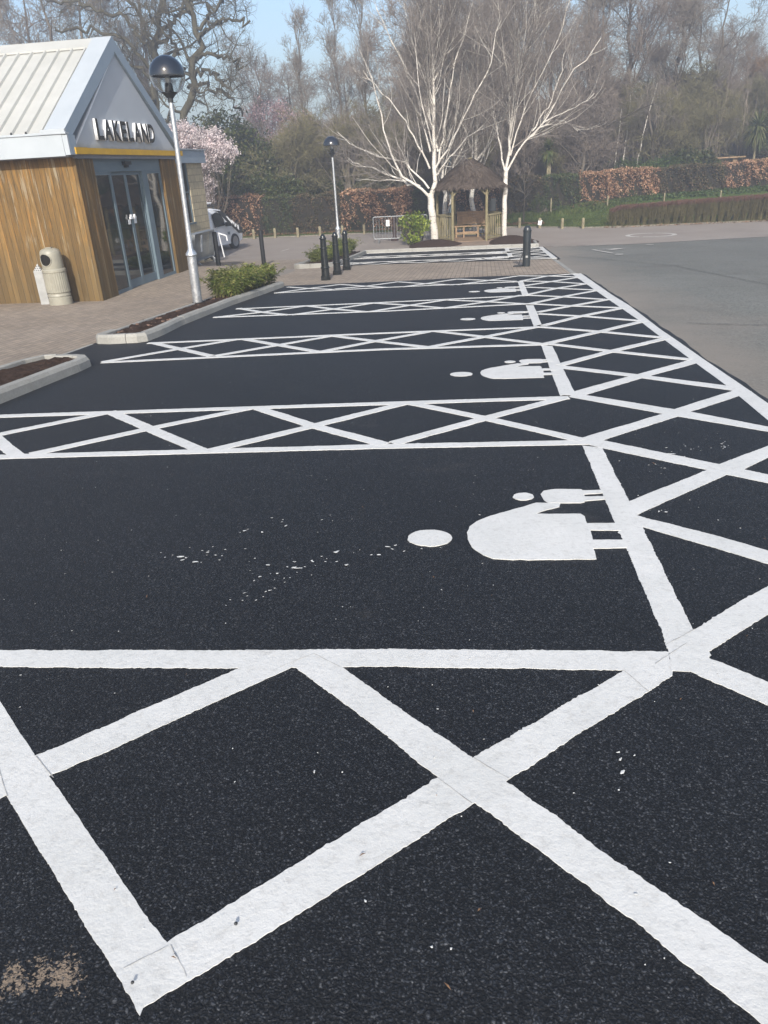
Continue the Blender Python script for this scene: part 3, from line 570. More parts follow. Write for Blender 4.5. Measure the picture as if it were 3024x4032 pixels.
# splashes of dropped paint on the fresh asphalt
mb = MB(); rs = np.random.default_rng(11)
def fleck(x, y, s, asp, ang):
    n = rs.integers(6, 10); a = np.sort(rs.random(n))*2*math.pi; r = s*(.75+.4*rs.random(n))
    px = r*np.cos(a)*asp; py = r*np.sin(a); X = x+px*math.cos(ang)-py*math.sin(ang); Y = y+px*math.sin(ang)+py*math.cos(ang)
    V = [(X[i], Y[i], H(X[i], Y[i])+.0145) for i in range(n)] + [(x, y, H(x, y)+.0155)]
    mb.add(V, [(i, (i+1) % n, n) for i in range(n)])
for k in range(330):
    y = 1.0 + 9*rs.random()**1.5; x = -1.2 - .35*y + rs.random()*(2.6+.5*y)
    if -4.2 < x < 2.1: fleck(x, y, .0018+.0028*rs.random()**3, 1+rs.random(), rs.random()*6.3)
for cx0, cy0, L, n0 in [(-1.35, 2.95, .35, 20), (-.95, 2.62, .16, 12), (-.6, 2.95, .9, 40), (-1.0, 3.35, .5, 12), (1.3, 4.55, .55, 26), (1.05, 4.2, .1, 5), (.95, 3.55, .15, 7), (.40, 1.62, .08, 5)]:
    for k in range(n0):
        t = rs.random()-.5; fleck(cx0+L*t+rs.normal()*.03, cy0+L*t*.45+rs.normal()*.05, .0028+.0065*rs.random()**3, 1+1.8*rs.random(), .3+rs.normal()*.4)
tag(mb.build("paint_splashes", M['line'], fixn=False), kind='stuff')
mb = MB()                                                        # loose grit and bits of leaf
for k in range(34):
    y = .95 + 6*rs.random()**1.6; x = -1.1-.3*y+rs.random()*(2.4+.5*y); s = .002+.002*rs.random()
    a = rs.random()*6.3; L = s*(1.5+3*rs.random()); z = H(x, y)+.016
    mb.add([(x-L*math.cos(a), y-L*math.sin(a), z), (x+s*math.sin(a)*.5, y-s*math.cos(a)*.5, z+.003), (x+L*math.cos(a), y+L*math.sin(a), z), (x-s*math.sin(a)*.5, y+s*math.cos(a)*.5, z+.004)], [(0, 1, 2, 3)])
tag(mb.build("leaf_bits", M['litter'], fixn=False), kind='stuff')
for x, y, s, lab in [(-.542, 1.05, .0045, "small dark pebble on the white line near the sharp corner tip"), (-.718, .896, .004, "tiny dark pebble lying at the very tip of the white corner")]:
    mb = MB(); mb.lathe([(0.001, -.3*s), (s*.9, 0), (s, s*.5), (s*.6, s*1.1), (.001, s*1.3)], (0, 0, 0), 7)
    o = mb.build("pebble", M['dark'], smooth=True); o.location = (x, y, H(x, y)+.019); tag(o, lab, "pebble", "pebbles on the white lines")

# ================================================================== KERBS, BEDS
def kerb_run(name, pts, w, h, jl=.915, dz=.011, side=1, mat='kerb', lean=.02):
    """kerb of separate stones along a polyline; pts = outer (road side) edge, body on the left of travel * side"""
    P = np.array(pts, float); d = np.r_[0, np.cumsum(np.linalg.norm(np.diff(P, axis=0), axis=1))]; n = max(1, int(round(d[-1]/jl)))
    mb = MB(); g = .004
    T = np.diff(P, axis=0); T = T/np.linalg.norm(T, axis=1, keepdims=True)
    def at(s):
        s = min(max(s, 0), d[-1]); i = min(len(T)-1, max(0, int(np.searchsorted(d, s)-1))); p = P[i]+T[i]*(s-d[i])
        # smoothed normal near corners
        a = T[i].copy()
        if s-d[i] < .12 and i > 0: a = a*(.5+.5*(s-d[i])/.12) + T[i-1]*(.5-.5*(s-d[i])/.12)
        elif d[i+1]-s < .12 and i < len(T)-1: a = a*(.5+.5*(d[i+1]-s)/.12) + T[i+1]*(.5-.5*(d[i+1]-s)/.12)
        a = a/np.linalg.norm(a); return p, np.array([-a[1], a[0]])*side
    cuts = sorted(set([k*d[-1]/n for k in range(n+1)]))
    for s0, s1 in zip(cuts, cuts[1:]):
        ss = sorted(set([s0+g, s1-g] + [q for q in (list(d)+[q+e for q in d for e in (-.12, -.06, .06, .12)]) if s0+.02 < q < s1-.02] + list(np.linspace(s0+g, s1-g, 3))))
        V = []; hj = rngm.normal()*.002
        for s in ss:
            p, nn = at(s)
            for o_, z_ in ((0, -.02), (lean*.4, h-.035), (lean+.012, h), (w-.01, h), (w, h-.01), (w, -.02)):
                q = p+nn*o_; V.append((q[0], q[1], H(q[0], q[1])+z_+hj+(dz if z_ < 0 else dz)))
        k = 6; F = [(i*k+j, i*k+(j+1) % k, (i+1)*k+(j+1) % k, (i+1)*k+j) for i in range(len(ss)-1) for j in range(k)]
        F += [tuple(range(k-1, -1, -1)), tuple(range((len(ss)-1)*k, len(ss)*k))]
        mb.add(V, F)
    o = mb.build(name, M[mat]); tag(o, kind='structure'); return o
# bed with the near lamp and bamboo
kerb_run("kerb", [(-5.15, 9.75), (-5.15, 9.36), (-5.07, 9.25), (-4.90, 9.21), (-4.52, 9.27), (-4.42, 9.38), (-4.42, 9.9), (-4.50, 10.8), (-4.52, 13.2), (-4.42, 15.2), (-4.38, 16.55)], .13, .115, side=1)
kerb_run("kerb", [(-5.15, 16.7), (-5.15, 9.77)], .05, .09, side=1, lean=0)
# bed at the left edge of the picture
kerb_run("kerb", [(-4.34, 3.0), (-4.35, 6.0), (-4.34, 7.45), (-4.36, 7.72), (-4.46, 7.86), (-4.6, 7.92), (-4.85, 7.93)], .13, .115, side=1)
kerb_run("kerb", [(-4.87, 7.93), (-5.02, 7.88), (-5.12, 7.6), (-5.15, 7.1), (-5.15, 3.0)], .06, .115, jl=.5, side=1, lean=0)
kerb_run("kerb_edging", [(-5.17, 8.0), (-5.17, 9.24)], .05, .006, side=-1, lean=0)
# island beyond the crossing and the kerb before the summer house
kerb_run("kerb", [(-5.42, 28.3), (-5.42, 22.3), (-5.30, 22.18), (-4.62, 22.35), (-4.50, 22.6), (-4.44, 24), (-4.40, 28.3)], .13, .12, side=-1 if False else -1)
kerb_run("kerb", [(-4.38, 28.42), (1.88, 28.42), (2.0, 28.5), (2.02, 30.2)], .13, .12, side=1)
kerb_run("kerb", [(-30, 38.85), (-6, 38.72), (1.5, 38.85), (3, 37.95), (4.6, 36.85), (6, 36.42), (12.5, 36.5), (30, 34.6)], .10, .035, side=1, mat='verge_kerb')
kerb_run("kerb_edging", [(2.07, 17.5), (2.06, 22.3)], .12, .004, side=1, lean=0)
def soil(name, poly_l, poly_r, ys, top, seed=0, mat='soil', hump=.02):
    rg = np.random.default_rng(seed); V = []; F = []; nx = 13
    ys = list(ys)
    for y in ys:
        for i in range(nx):
            t = i/(nx-1); x = poly_l(y)+(poly_r(y)-poly_l(y))*t
            V.append((x, y, H(x, y)+top+hump*math.sin(math.pi*t)+rg.normal()*.012))
    for j in range(len(ys)-1):
        for i in range(nx-1): F.append((j*nx+i, j*nx+i+1, (j+1)*nx+i+1, (j+1)*nx+i))
    me = mesh_arrays(name, V, F, [M[mat]]); return tag(link(name, me), kind='structure')
soil("planting_soil", lambda y: -5.13, lambda y: lerp_tab([(9.3, -4.6), (9.6, -4.5), (10.8, -4.6), (13.2, -4.62), (16.6, -4.48)], y), rng_f(9.36, 16.66, .07), .075, 1)
soil("planting_soil", lambda y: -5.12, lambda y: -4.44, rng_f(3.0, 7.86, .07), .075, 2)
soil("planting_soil", lambda y: -5.32, lambda y: -4.50, rng_f(22.3, 28.4, .12), .09, 3)
# bed round the summer house: two mounds with a slab between
def mound(name, cx0, cy0, rx, ry, h, seed, lab=None):
    rg = np.random.default_rng(seed); V = []; F = []; n = 20; k = 36
    for j in range(n+1):
        r = j/n
        for i in range(k):
            a = 2*math.pi*i/k; x = cx0+rx*r*math.cos(a)*(1+.08*math.sin(3*a+seed)); y = cy0+ry*r*math.sin(a)
            V.append((x, y, H(x, y)+.02+h*(1-r*r)**1.2+rg.normal()*.010*(1-r)))
    for j in range(n):
        for i in range(k): F.append((j*k+i, j*k+(i+1) % k, (j+1)*k+(i+1) % k, (j+1)*k+i))
    return tag(link(name, mesh_arrays(name, V, F, [M['soil']])), kind='structure')
mound("planting_soil", -1.9, 31.0, 1.1, 1.9, .22, 1); mound("planting_soil", 1.1, 31.2, 1.0, 2.1, .24, 2)
ystrip("summer_house_base", rng_f(-1.9, .8, .3), lambda x: 28.6, lambda x: 34.2, 8, simple("worn red slab", (.26, .19, .14), (.20, .15, .115), 3, .9), .045)
mb = MB()
for k in range(90):                                             # pale stones lying in the beds
    x = -5.05+.5*rs.random(); y = 9.6+6.8*rs.random(); s = .012+.028*rs.random()**2
    z = H(x, y)+.085; pr = [(s*.5, -.3*s), (s, s*.2), (s*.7, s*.7), (.001, s*.8)]
    mb.lathe(pr, (x, y, z), 6)
tag(mb.build("bed_stones", simple("brown bed stones", (.16, .10, .075), (.09, .058, .042), 20, .9), fixn=False), kind='stuff')

# ================================================================== SHOP
GX, GY0, ZB = -7.80, 14.83, -.76            # gable face, near wall line, floor level
shop = thing("shop_building", "timber-clad shop with white pitched sheet roof, grey gable sign and glass sliding doors", "shop", (GX, GY0, ZB))
def P(mb, name, mat, smooth=False, parent=None):
    o = mb.build(name, mat, smooth=smooth); p = parent or shop
    o.parent = p
    if p is shop: o.matrix_parent_inverse = Matrix.Translation(-Vector((GX, GY0, ZB)))
    return o
s2y = lambda s: GY0+s
YR = GY0+5.14; YC = GY0+2.47
# cladding: near wall + two piers on the gable side, tapering slightly inwards
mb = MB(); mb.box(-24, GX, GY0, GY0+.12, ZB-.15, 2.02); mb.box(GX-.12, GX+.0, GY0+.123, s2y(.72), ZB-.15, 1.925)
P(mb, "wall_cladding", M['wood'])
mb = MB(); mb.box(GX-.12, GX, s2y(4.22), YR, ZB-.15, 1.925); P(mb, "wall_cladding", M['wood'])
mb = MB(); mb.box(-24, GX-.14, YR-.15, YR, ZB-.2, 2.0); mb.box(-24, -23.8, GY0+.13, YR-.16, ZB-.2, 2.0); P(mb, "wall", M['stone'])
# gable triangle panel with grey soffit under it
mb = MB(); mb.extr([(GY0-.05, 2.06), (YR+.12, 2.06), (YC, 3.98)], 0, GX-.1, GX+.015); P(mb, "gable_panel", M['gable'])
mb = MB(); mb.box(GX-.02, GX+.05, GY0-.02, YR+.1, 1.93, 2.012); P(mb, "soffit", M['soffit'])
mb = MB(); mb.box(GX+.05, GX+.12, GY0-.10, GY0+.36, 2.0, 2.118); mb.box(GX+.05, GX+.09, GY0+.36, s2y(5.50), 2.003, 2.115); P(mb, "yellow_trim", M['yellow'])
# roof: two pitched slopes; ribs run down the slope
ez, rz_, ey0, ey1 = 2.36, 4.17, GY0-.28, GY0+5.38
XV = GX+.07
def slope_pt(side, t): return (ey0+(YC-ey0)*t, ez+(rz_-ez)*t) if side == 0 else (ey1+(YC-ey1)*t, ez-.1+(rz_-ez+.1)*t)
def roof_side(side):
    prof = []; x = -24.0
    while x < XV-.38:
        prof += [(x, 0), (x+.160, 0), (x+.175, .055), (x+.205, .055), (x+.22, 0)]; x += .30
    prof.append((XV-.36, 0)); y0, z0 = slope_pt(side, 0); y1, z1 = slope_pt(side, .985)
    V = [(px, y0, z0+h) for px, h in prof] + [(px, y1, z1+h) for px, h in prof]; n = len(prof)
    mb = MB(); mb.add(V, [(i, i+1, n+i+1, n+i) for i in range(n-1)])
    V = [(-24, y0, z0-.05), (XV-.36, y0, z0-.05), (XV-.36, y1, z1-.05), (-24, y1, z1-.05)]; mb.add(V, [(0, 1, 2, 3)])
    return mb
roof = P(roof_side(0), "roof", M['roof']); P(roof_side(1), "roof", M['roof'])
mb = MB()                                                        # ridge cap
for sgn, side in ((-1, 0), (1, 1)):
    a = slope_pt(side, .90); mb.add([(-24, a[0], a[1]+.055), (XV-.34, a[0], a[1]+.055), (XV-.34, YC, rz_+.06), (-24, YC, rz_+.06)], [(0, 1, 2, 3)])
    mb.add([(-24, a[0], a[1]+.055), (XV-.34, a[0], a[1]+.055), (XV-.34, a[0], a[1]+.02), (-24, a[0], a[1]+.02)], [(0, 1, 2, 3)])
P(mb, "ridge_cap", M['roof'])
mb = MB()                                                        # pale flashing along the verge
for side in (0, 1):
    a, b = slope_pt(side, 0), slope_pt(side, 1); off = .06
    mb.add([(XV-.42, a[0], a[1]+off), (XV, a[0], a[1]+off), (XV, b[0], b[1]+off+.01), (XV-.42, b[0], b[1]+off+.01),
            (XV-.42, a[0], a[1]-.02), (XV, a[0], a[1]-.02), (XV, b[0], b[1]-.02), (XV-.42, b[0], b[1]-.02)], [(0, 1, 2, 3), (4, 7, 6, 5), (0, 3, 7, 4), (0, 4, 5, 1)])
P(mb, "verge_flashing", M['flash'])
mb = MB(); mb.box(GX-.40, XV+.02, ey0-.055, ey0+.03, 2.34, 2.425); P(mb, "verge_end", M['flash'])
mb = MB()                                                        # barge board on the gable edge
for side in (0, 1):
    a, b = slope_pt(side, -.0), slope_pt(side, 1)
    dv = .20 if side == 0 else .15
    V = [(XV, a[0], a[1]+.058), (XV, b[0], b[1]+.07), (XV, b[0], b[1]-dv-.05), (XV, a[0], a[1]-dv)]
    V += [(XV-.22, y, z) for _, y, z in V]
    mb.add(V, [(0, 1, 2, 3), (7, 6, 5, 4), (2, 6, 7, 3), (0, 3, 7, 4)])
P(mb, "barge_board", M['flashd'])
mb = MB()                                                        # bright bead where board meets panel
mb.beam((GX+.03, GY0+.02, 2.13), (GX+.03, YC-.04, 3.90), .03, .03, 0, (1, 0, 0)); P(mb, "cover_strip", M['white'])
mb = MB(); mb.box(-24, GX+.0, ey0-.03, ey0+.03, 1.97, 2.335); mb.box(GX+.002, GX+.10, ey0-.02, ey0+.03, 1.985, 2.33)
mb.box(-24, GX+.10, ey0-.05, ey0+.09, 2.337, 2.375)
P(mb, "fascia", M['flash'])
mb = MB(); mb.box(GX+.05, GX+.10, ey0+.032, GY0+.0, 1.99, 2.33); P(mb, "fascia_return", M['flashd'])
mb = MB(); mb.box(-24, GX+.02, ey0+.031, GY0+.1, 1.955, 1.985); P(mb, "soffit", M['soffit'])
# raised sign letters, each a part
def letter(ch, s0, s1, z0, z1, depth=.065):
    cu = bpy.data.curves.new("t", 'FONT'); cu.body = ch; cu.extrude = .5; cu.offset = .032
    ob = bpy.data.objects.new("t", cu); C.objects.link(ob); dg = bpy.context.evaluated_depsgraph_get(); dg.update()
    me = bpy.data.meshes.new_from_object(ob.evaluated_get(dg)); bpy.data.objects.remove(ob); bpy.data.curves.remove(cu)
    co = np.array([v.co[:] for v in me.vertices]); lo, hi = co.min(0), co.max(0); n = (co-lo)/(hi-lo)
    new = np.stack([GX+.02+n[:, 2]*depth, GY0+s0+n[:, 0]*(s1-s0), z0+n[:, 1]*(z1-z0)], 1)
    for v, c in zip(me.vertices, new): v.co = c
    me.materials.clear(); me.materials.append(M['black']); me.materials.append(M['white'])
    me.update()
    for p in me.polygons: p.material_index = 0 if abs(p.normal.x) > .7 else 1
    me.name = "sign_letter"; o = bpy.data.objects.new("sign_letter", me); C.objects.link(o); o.parent = shop
    o.matrix_parent_inverse = Matrix.Translation(-Vector((GX, GY0, ZB)))
wid = dict(L=.285, A=.375, K=.34, E=.28, N=.34, D=.355); s = .98; word = "LAKELAND"
tot = sum(wid[c] for c in word); gapw = (3.88-.98-tot)/7
for c in word: letter(c, s, s+wid[c], 2.268, 2.652); s += wid[c]+gapw
# shop front: frame, glass, sliding doors
XF = GX-.06
mb = MB(); mb.box(XF-.06, XF, s2y(.72), s2y(4.22), 1.68, 1.93); ff = P(mb, "door_header", M['frame'])
mb = MB(); mb.box(XF+.002, XF+.09, s2y(2.15), s2y(2.45), 1.81, 1.88); mb.box(XF+.002, XF+.05, s2y(2.22), s2y(2.38), 1.76, 1.808); P(mb, "door_sensor", M['dark'])
for a, b in ((.722, .80), (1.46, 1.55), (3.12, 3.40), (4.13, 4.218)): mb = MB(); mb.box(XF-.06, XF-.002, s2y(a), s2y(b), ZB, 1.678); P(mb, "frame_upright", M['frame'])
for a, b in ((.80, 1.46), (3.40, 4.13)):
    for za, zb_ in ((ZB, ZB+.09), (1.62, 1.677)): mb = MB(); mb.box(XF-.058, XF-.004, s2y(a), s2y(b), za, zb_); P(mb, "frame_rail", M['frame'])
for a, b in ((.80, 1.46), (3.40, 4.13)):
    mb = MB(); mb.box(XF-.035, XF-.027, s2y(a), s2y(b), ZB+.09, 1.62); P(mb, "window_pane", M['glass'])
for a, b, xo in ((1.55, 2.33, -.10), (2.335, 3.12, -.10)):
    X = XF+xo+.04
    mb = MB(); mb.box(X-.04, X, s2y(a), s2y(a+.055), ZB+.03, 1.675); mb.box(X-.04, X, s2y(b-.055), s2y(b), ZB+.03, 1.675)
    mb.box(X-.038, X-.002, s2y(a+.055), s2y(b-.055), ZB+.03, ZB+.21); mb.box(X-.038, X-.002, s2y(a+.055), s2y(b-.055), 1.61, 1.673)
    d = P(mb, "sliding_door", M['frame'])
    mb = MB(); mb.box(X-.024, X-.016, s2y(a+.055), s2y(b-.055), ZB+.21, 1.61); o = P(mb, "glass_pane", M['glass'], parent=d)
    c0 = 2.20 if a < 2 else 2.38
    mb = MB(); mb.box(X+.001, X+.006, s2y(c0-(.13 if a < 2 else 0)), s2y(c0+(0 if a < 2 else .13)), .60, .70); mb.box(X+.001, X+.05, s2y(c0-.05), s2y(c0+.05), .705, .755); mb.box(X+.008, X+.05, s2y(c0-.02), s2y(c0+.02), .755, .80)
    o = P(mb, "door_lock", M['white'], parent=d)
mb = MB(); mb.box(GX-.10, GX+.13, s2y(.74), s2y(4.2), ZB-.14, ZB-.002); P(mb, "threshold", M['kerb'])
mb = MB(); mb.box(-23.5, XF-.9, GY0+.14, YR-.17, ZB-.05, ZB+.0); mb.box(-12, -11.9, GY0+.14, YR-.17, ZB, 2); P(mb, "interior", M['dark'])
# flat-roofed stone wing behind
wing = thing("stone_wing", "low buff stone wing with flat blue-grey roof edge behind the timber shop", "building", (-10.1, 24, -1.3))
def PW(mb, name, mat):
    o = mb.build(name, mat); o.parent = wing; o.matrix_parent_inverse = Matrix.Translation(-Vector((-10.1, 24, -1.3))); return o
WX = -10.10
mb = MB(); mb.box(-24, WX, YR+.01, 26.25, -1.7, 1.93); mb.box(-24, WX, 26.85, 28.3, -1.7, 1.93); mb.box(-24, WX, 26.25, 26.85, -1.7, .06); PW(mb, "wall", M['stone'])
mb = MB(); mb.box(-24, WX+.14, YR+.42, 28.42, 1.932, 2.33); PW(mb, "roof_edge", M['flashd'])
mb = MB(); mb.box(-24, WX+.18, YR+.42, 28.46, 2.332, 2.37); PW(mb, "roof_trim", M['flash'])
mb = MB(); mb.box(WX-.09, WX-.03, 26.25, 26.31, .06, 1.93); mb.box(WX-.09, WX-.03, 26.79, 26.85, .06, 1.93); mb.box(WX-.09, WX-.03, 26.31, 26.79, 1.0, 1.05); mb.box(WX-.12, WX+.04, 26.20, 26.9, .0, .058); wf = PW(mb, "window", M['frame'])
mb = MB(); mb.box(WX-.075, WX-.065, 26.31, 26.79, .06, 1.93); PW(mb, "window_pane", M['glass'])
mb = MB(); mb.tube([(WX+.06, 28.1, -1.35), (WX+.06, 28.1, 1.9)], .035, 10); PW(mb, "drainpipe", M['frame']) if False else None

# ================================================================== BINS BY THE WALL
def litter_bin():
    x, y = -8.50, 14.42; t = thing("litter_bin", "beige round litter bin with domed hood against the timber wall", "litter bin", (x, y, H(x, y)+.002))
    mb = MB(); k = 64; V = []; F = []; zs = [0, .02, .14, .15, .17, .18, .22, .23, .25, .62, .64, .68, .70]
    for j, z in enumerate(zs):
        base = .225-.012*(z/.7)
        for i in range(k):
            a = 2*math.pi*i/k; r = base + (.006 if (.25 <= z <= .62 and i % 2) else 0)
            if z in (.15, .17, .22, .23): r -= .012
            if z in (.64, .68): r = base+.014
            V.append((r*math.cos(a), r*math.sin(a), z))
    for j in range(len(zs)-1):
        for i in range(k): F.append((j*k+i, j*k+(i+1) % k, (j+1)*k+(i+1) % k, (j+1)*k+i))
    F += [tuple(range(k-1, -1, -1)), tuple(range((len(zs)-1)*k, len(zs)*k))]; mb.add(V, F); mb.build("bin_body", M['bin'], t)
    mb = MB(); mb.lathe([(.200, .70), (.205, .74), (.198, .98), (.19, 1.02), (.165, 1.055), (.11, 1.078), (.05, 1.085), (.001, 1.087)], (0, 0, 0), 40, cap=False); mb.build("hood", M['bin'], t, smooth=True)
    a0 = rad(-97); ring = [(.203*math.cos(a0+.60*math.cos(b)), .203*math.sin(a0+.60*math.cos(b)), .875+.115*math.sin(b)) for b in [i*2*math.pi/20 for i in range(20)]]
    mb = MB(); V = [(p[0]*1.035, p[1]*1.035, p[2]) for p in ring]; mb.add(V+[(.216*math.cos(a0), .216*math.sin(a0), .875)], [(i, (i+1) % 20, 20) for i in range(20)]); op = mb.build("opening", M['hole'], t)
    mb = MB(); mb.tube([(p[0]*1.03, p[1]*1.03, p[2]) for p in ring], .009, 8, closed=True); mb.build("rim", M['bin'], op, smooth=True)
    mb = MB(); mb.box(-.05, .07, -.05, .01, 1.075, 1.098); mb.build("stubber_plate", M['bin'], t)
litter_bin()
def ash_bin():
    x, y = -8.90, 14.54; t = thing("cigarette_bin", "slim white square cigarette bin with perforated pyramid cap beside the litter bin", "ash bin", (x, y, H(x, y)+.002), rad(12))
    mb = MB(); mb.box(-.085, .085, -.07, .07, 0, .64, bev=.006); mb.build("casing", M['steel'], t)
    mb = MB(); mb.add([(-.085, -.07, .64), (.085, -.07, .64), (.085, .07, .64), (-.085, .07, .64), (-.085, -.07, .665), (.085, -.07, .665), (.085, .07, .665), (-.085, .07, .665), (0, 0, .81)],
                      [(0, 1, 2, 3), (0, 1, 5, 4), (1, 2, 6, 5), (2, 3, 7, 6), (3, 0, 4, 7), (4, 5, 8), (5, 6, 8), (6, 7, 8), (7, 4, 8)]); cap = mb.build("cap", M['steel'], t)
    mb = MB()
    for row, cols in ((0, 4), (1, 3), (2, 2)):
        for i in range(cols):
            z = .675+row*.038; f = (z+.012-.665)/.145; cx = (i-(cols-1)/2)*.036; yy = -.07*(1-f)-.003
            mb.add([(cx-.013, -.07*(1-(z-.665)/.145)-.003, z), (cx+.013, -.07*(1-(z-.665)/.145)-.003, z), (cx, -.07*(1-(z+.026-.665)/.145)-.003, z+.026)], [(0, 1, 2)])
    mb.build("holes", M['dark'], cap)
ash_bin()

# ================================================================== LAMPS
def lamp(x, y, lab, sc=1.0):
    t = thing("street_lamp", lab, "street lamp", (x, y, H(x, y)+.05), 0, "globe lamps on galvanised columns"); t.rotation_euler = (0, rad(sc), 0)
    mb = MB(); mb.lathe([(.085, .06), (.082, .84), (.100, .86), (.100, .885), (.052, .955), (.048, .97), (.044, 1.4), (.038, 3.22)], (0, 0, 0), 24); mb.build("column", M['galv'], t, smooth=True)
    mb = MB(); mb.lathe([(.095, -.04), (.093, .058)], (0, 0, 0), 24); mb.build("base_sleeve", M['dark'], t, smooth=True)
    mb = MB(); mb.lathe([(.042, 3.20), (.044, 3.26), (.10, 3.32), (.125, 3.335), (.125, 3.35), (.07, 3.355), (.06, 3.47), (.05, 3.48)], (0, 0, 0), 24); mb.build("neck", M['dark'], t, smooth=True)
    mb = MB(); mb.lathe([(.045, 3.482), (.05, 3.50), (.045, 3.52), (.05, 3.54), (.035, 3.56)], (0, 0, 0), 20); mb.build("bulb_holder", M['steel'], t, smooth=True)
    R = .278; zc = 3.585
    prof = [(R*math.cos(a), zc+R*math.sin(a)) for a in [rad(-62+i*6.2) for i in range(11)]]
    mb = MB(); mb.lathe(prof + [(r*.985, z+.002) for r, z in reversed(prof)], (0, 0, 0), 40, cap=False); mb.build("clear_bowl", M['clear'], t, smooth=True)
    prof = [(R*1.012*math.cos(a), zc+R*1.012*math.sin(a)) for a in [rad(i*9) for i in range(11)]]; prof[-1] = (.0005, prof[-1][1])
    mb = MB(); mb.lathe([(R*.93, zc-.012), (R*1.012, zc-.012)]+prof, (0, 0, 0), 40, cap=False); mb.build("dome", M['globe'], t, smooth=True)
lamp(-5.09, 13.07, "galvanised globe lamp standing in the near soil bed in front of the shop", 1.1)
lamp(-5.21, 28.0, "far galvanised globe lamp rising behind the three ornate bollards", -.3)

# ================================================================== BOLLARDS
def bollard(x, y, lab):
    t = thing("ornate_bollard", lab, "bollard", (x, y, H(x, y)+.008), 0, "ornate black bollards in a row")
    prof = [(.001, 1.03), (.02, 1.028), (.045, 1.01), (.06, .975), (.062, .955), (.078, .952), (.083, .935), (.078, .915), (.067, .91), (.067, .88), (.072, .74), (.085, .735), (.088, .72), (.085, .705), (.073, .70),
            (.089, .31), (.103, .305), (.107, .288), (.103, .27), (.09, .265), (.098, .10)][::-1]
    mb = MB(); mb.lathe(prof, (0, 0, 0), 28); mb.build("post", M['black'], t, smooth=True)
    mb = MB(); mb.prism([(.118*math.cos(a), .118*math.sin(a)) for a in [rad(22.5+45*i) for i in range(8)]], -.01, .10); mb.build("base", M['black'], t)
bollard(-3.71, 17.92, "nearest of the three ornate black bollards, left in its row")
bollard(-3.71, 19.42, "middle one of the three ornate black bollards")
bollard(-3.72, 20.90, "farthest of the three ornate black bollards, in front of the lamp column")
def right_bollard():
    x, y = 1.10, 19.98; t = thing("fold_down_bollard", "smooth dark bollard standing alone at the right of the paved crossing", "bollard", (x, y, H(x, y)+.008))
    mb = MB(); mb.lathe([(.098, 0), (.098, .84), (.108, .845), (.11, .855), (.108, .868), (.096, .872), (.092, .90), (.075, .945), (.045, .97), (.001, .98)], (0, 0, 0), 28); mb.build("post", M['dkbol'], t, smooth=True)
    mb = MB(); mb.beam((-.10, -.02, .33), (-.20, -.02, .03), .02, .02); mb.build("locking_strap", M['dark'], t)
    mb = MB(); mb.prism([(-.34, -.10), (-.12, -.12), (-.09, .0), (-.12, .08), (-.30, .06)], .0, .03); mb.build("floor_socket", M['dark'], t)
    mb = MB(); mb.box(-.028, .028, -.104, -.097, .22, .27); mb.build("lock_plate", M['steel'], t)
M['dkbol'] = simple("dark blue grey bollard paint", (.022, .028, .032), (.016, .020, .023), 3, .35, .1, 60, .5)
right_bollard()
for x, y, lab in ((-8.12, 23.05, "plain matt black bollard near the stacked barriers, partly behind the bamboo"), (-7.13, 24.63, "plain matt black bollard directly behind the near bamboo")):
    t = thing("plain_bollard", lab, "bollard", (x, y, H(x, y)+.0), 0, "plain black bollards by the shop")
    mb = MB(); mb.lathe([(.07, 0), (.07, 1.05), (.062, 1.062), (.001, 1.065)], (0, 0, 0), 20); mb.build("post", M['matte'], t, smooth=True)
    mb = MB(); mb.lathe([(.095, 0.002), (.095, .02), (.072, .025)], (0, 0, 0), 20); mb.build("base", M['black'], t, smooth=True)

# ================================================================== PEDESTRIAN BARRIERS
def barrier(name, lab, loc, rz, tilt=0, W=2.3, n=18, group=None, feet=True, sign=True, col='dullgalv'):
    t = thing(name, lab, "barrier", loc, 0, group); t.rotation_euler = (tilt, 0, rz)
    r = .06; z0, z1 = .18, 1.06; pts = []
    for cx0, cz0, a0 in ((W-r, z0+r, -90), (W-r, z1-r, 0), (r, z1-r, 90), (r, z0+r, 180)):
        for k in range(4): a = rad(a0+k*30); pts.append((cx0+r*math.cos(a), 0, cz0+r*math.sin(a)))
    mb = MB(); mb.tube(pts, .019, 8, closed=True); mb.build("frame", M[col], t, smooth=True)
    mb = MB()
    for k in range(1, n): x = W*k/n; mb.tube([(x, 0, z0+.01), (x, 0, z1-.01)], .008, 6)
    mb.build("bars", M[col], t, smooth=True)
    if feet:
        for x in (.22, W-.22):
            mb = MB(); mb.tube([(x, -.28, .0), (x, -.03, .16), (x, .03, .16), (x, .28, .0)], .017, 6); mb.beam((x, 0, .15), (x, 0, .2), .05, .03); mb.build("foot", M[col], t)
    if sign:
        mb = MB(); mb.box(.55, .70, -.026, -.022, .68 if W > 2.1 else .45, .93 if W > 2.1 else 1.0); s_ = mb.build("notice", M['paper'], t)
        mb = MB()
        for k in range(3): mb.box(.585+.03*k, .597+.03*k, -.0285, -.0265, .72, .90)
        mb.build("print_lines", M['frame'], s_)
barrier("crowd_barrier", "galvanised barrier standing alone with a small white notice, beside the yellow-green shrub", (-4.66, 33.35, H(-4.6, 33.3)), rad(2))
labs = ["stacked galvanised barrier leaning on the stone wall, front one with a long white notice", "stacked galvanised barrier, second from the front of the leaning stack",
        "stacked galvanised barrier, third from the front of the leaning stack", "stacked galvanised barrier, fourth of the leaning stack",
        "stacked galvanised barrier, rearmost of the stack right against the stone wall"]
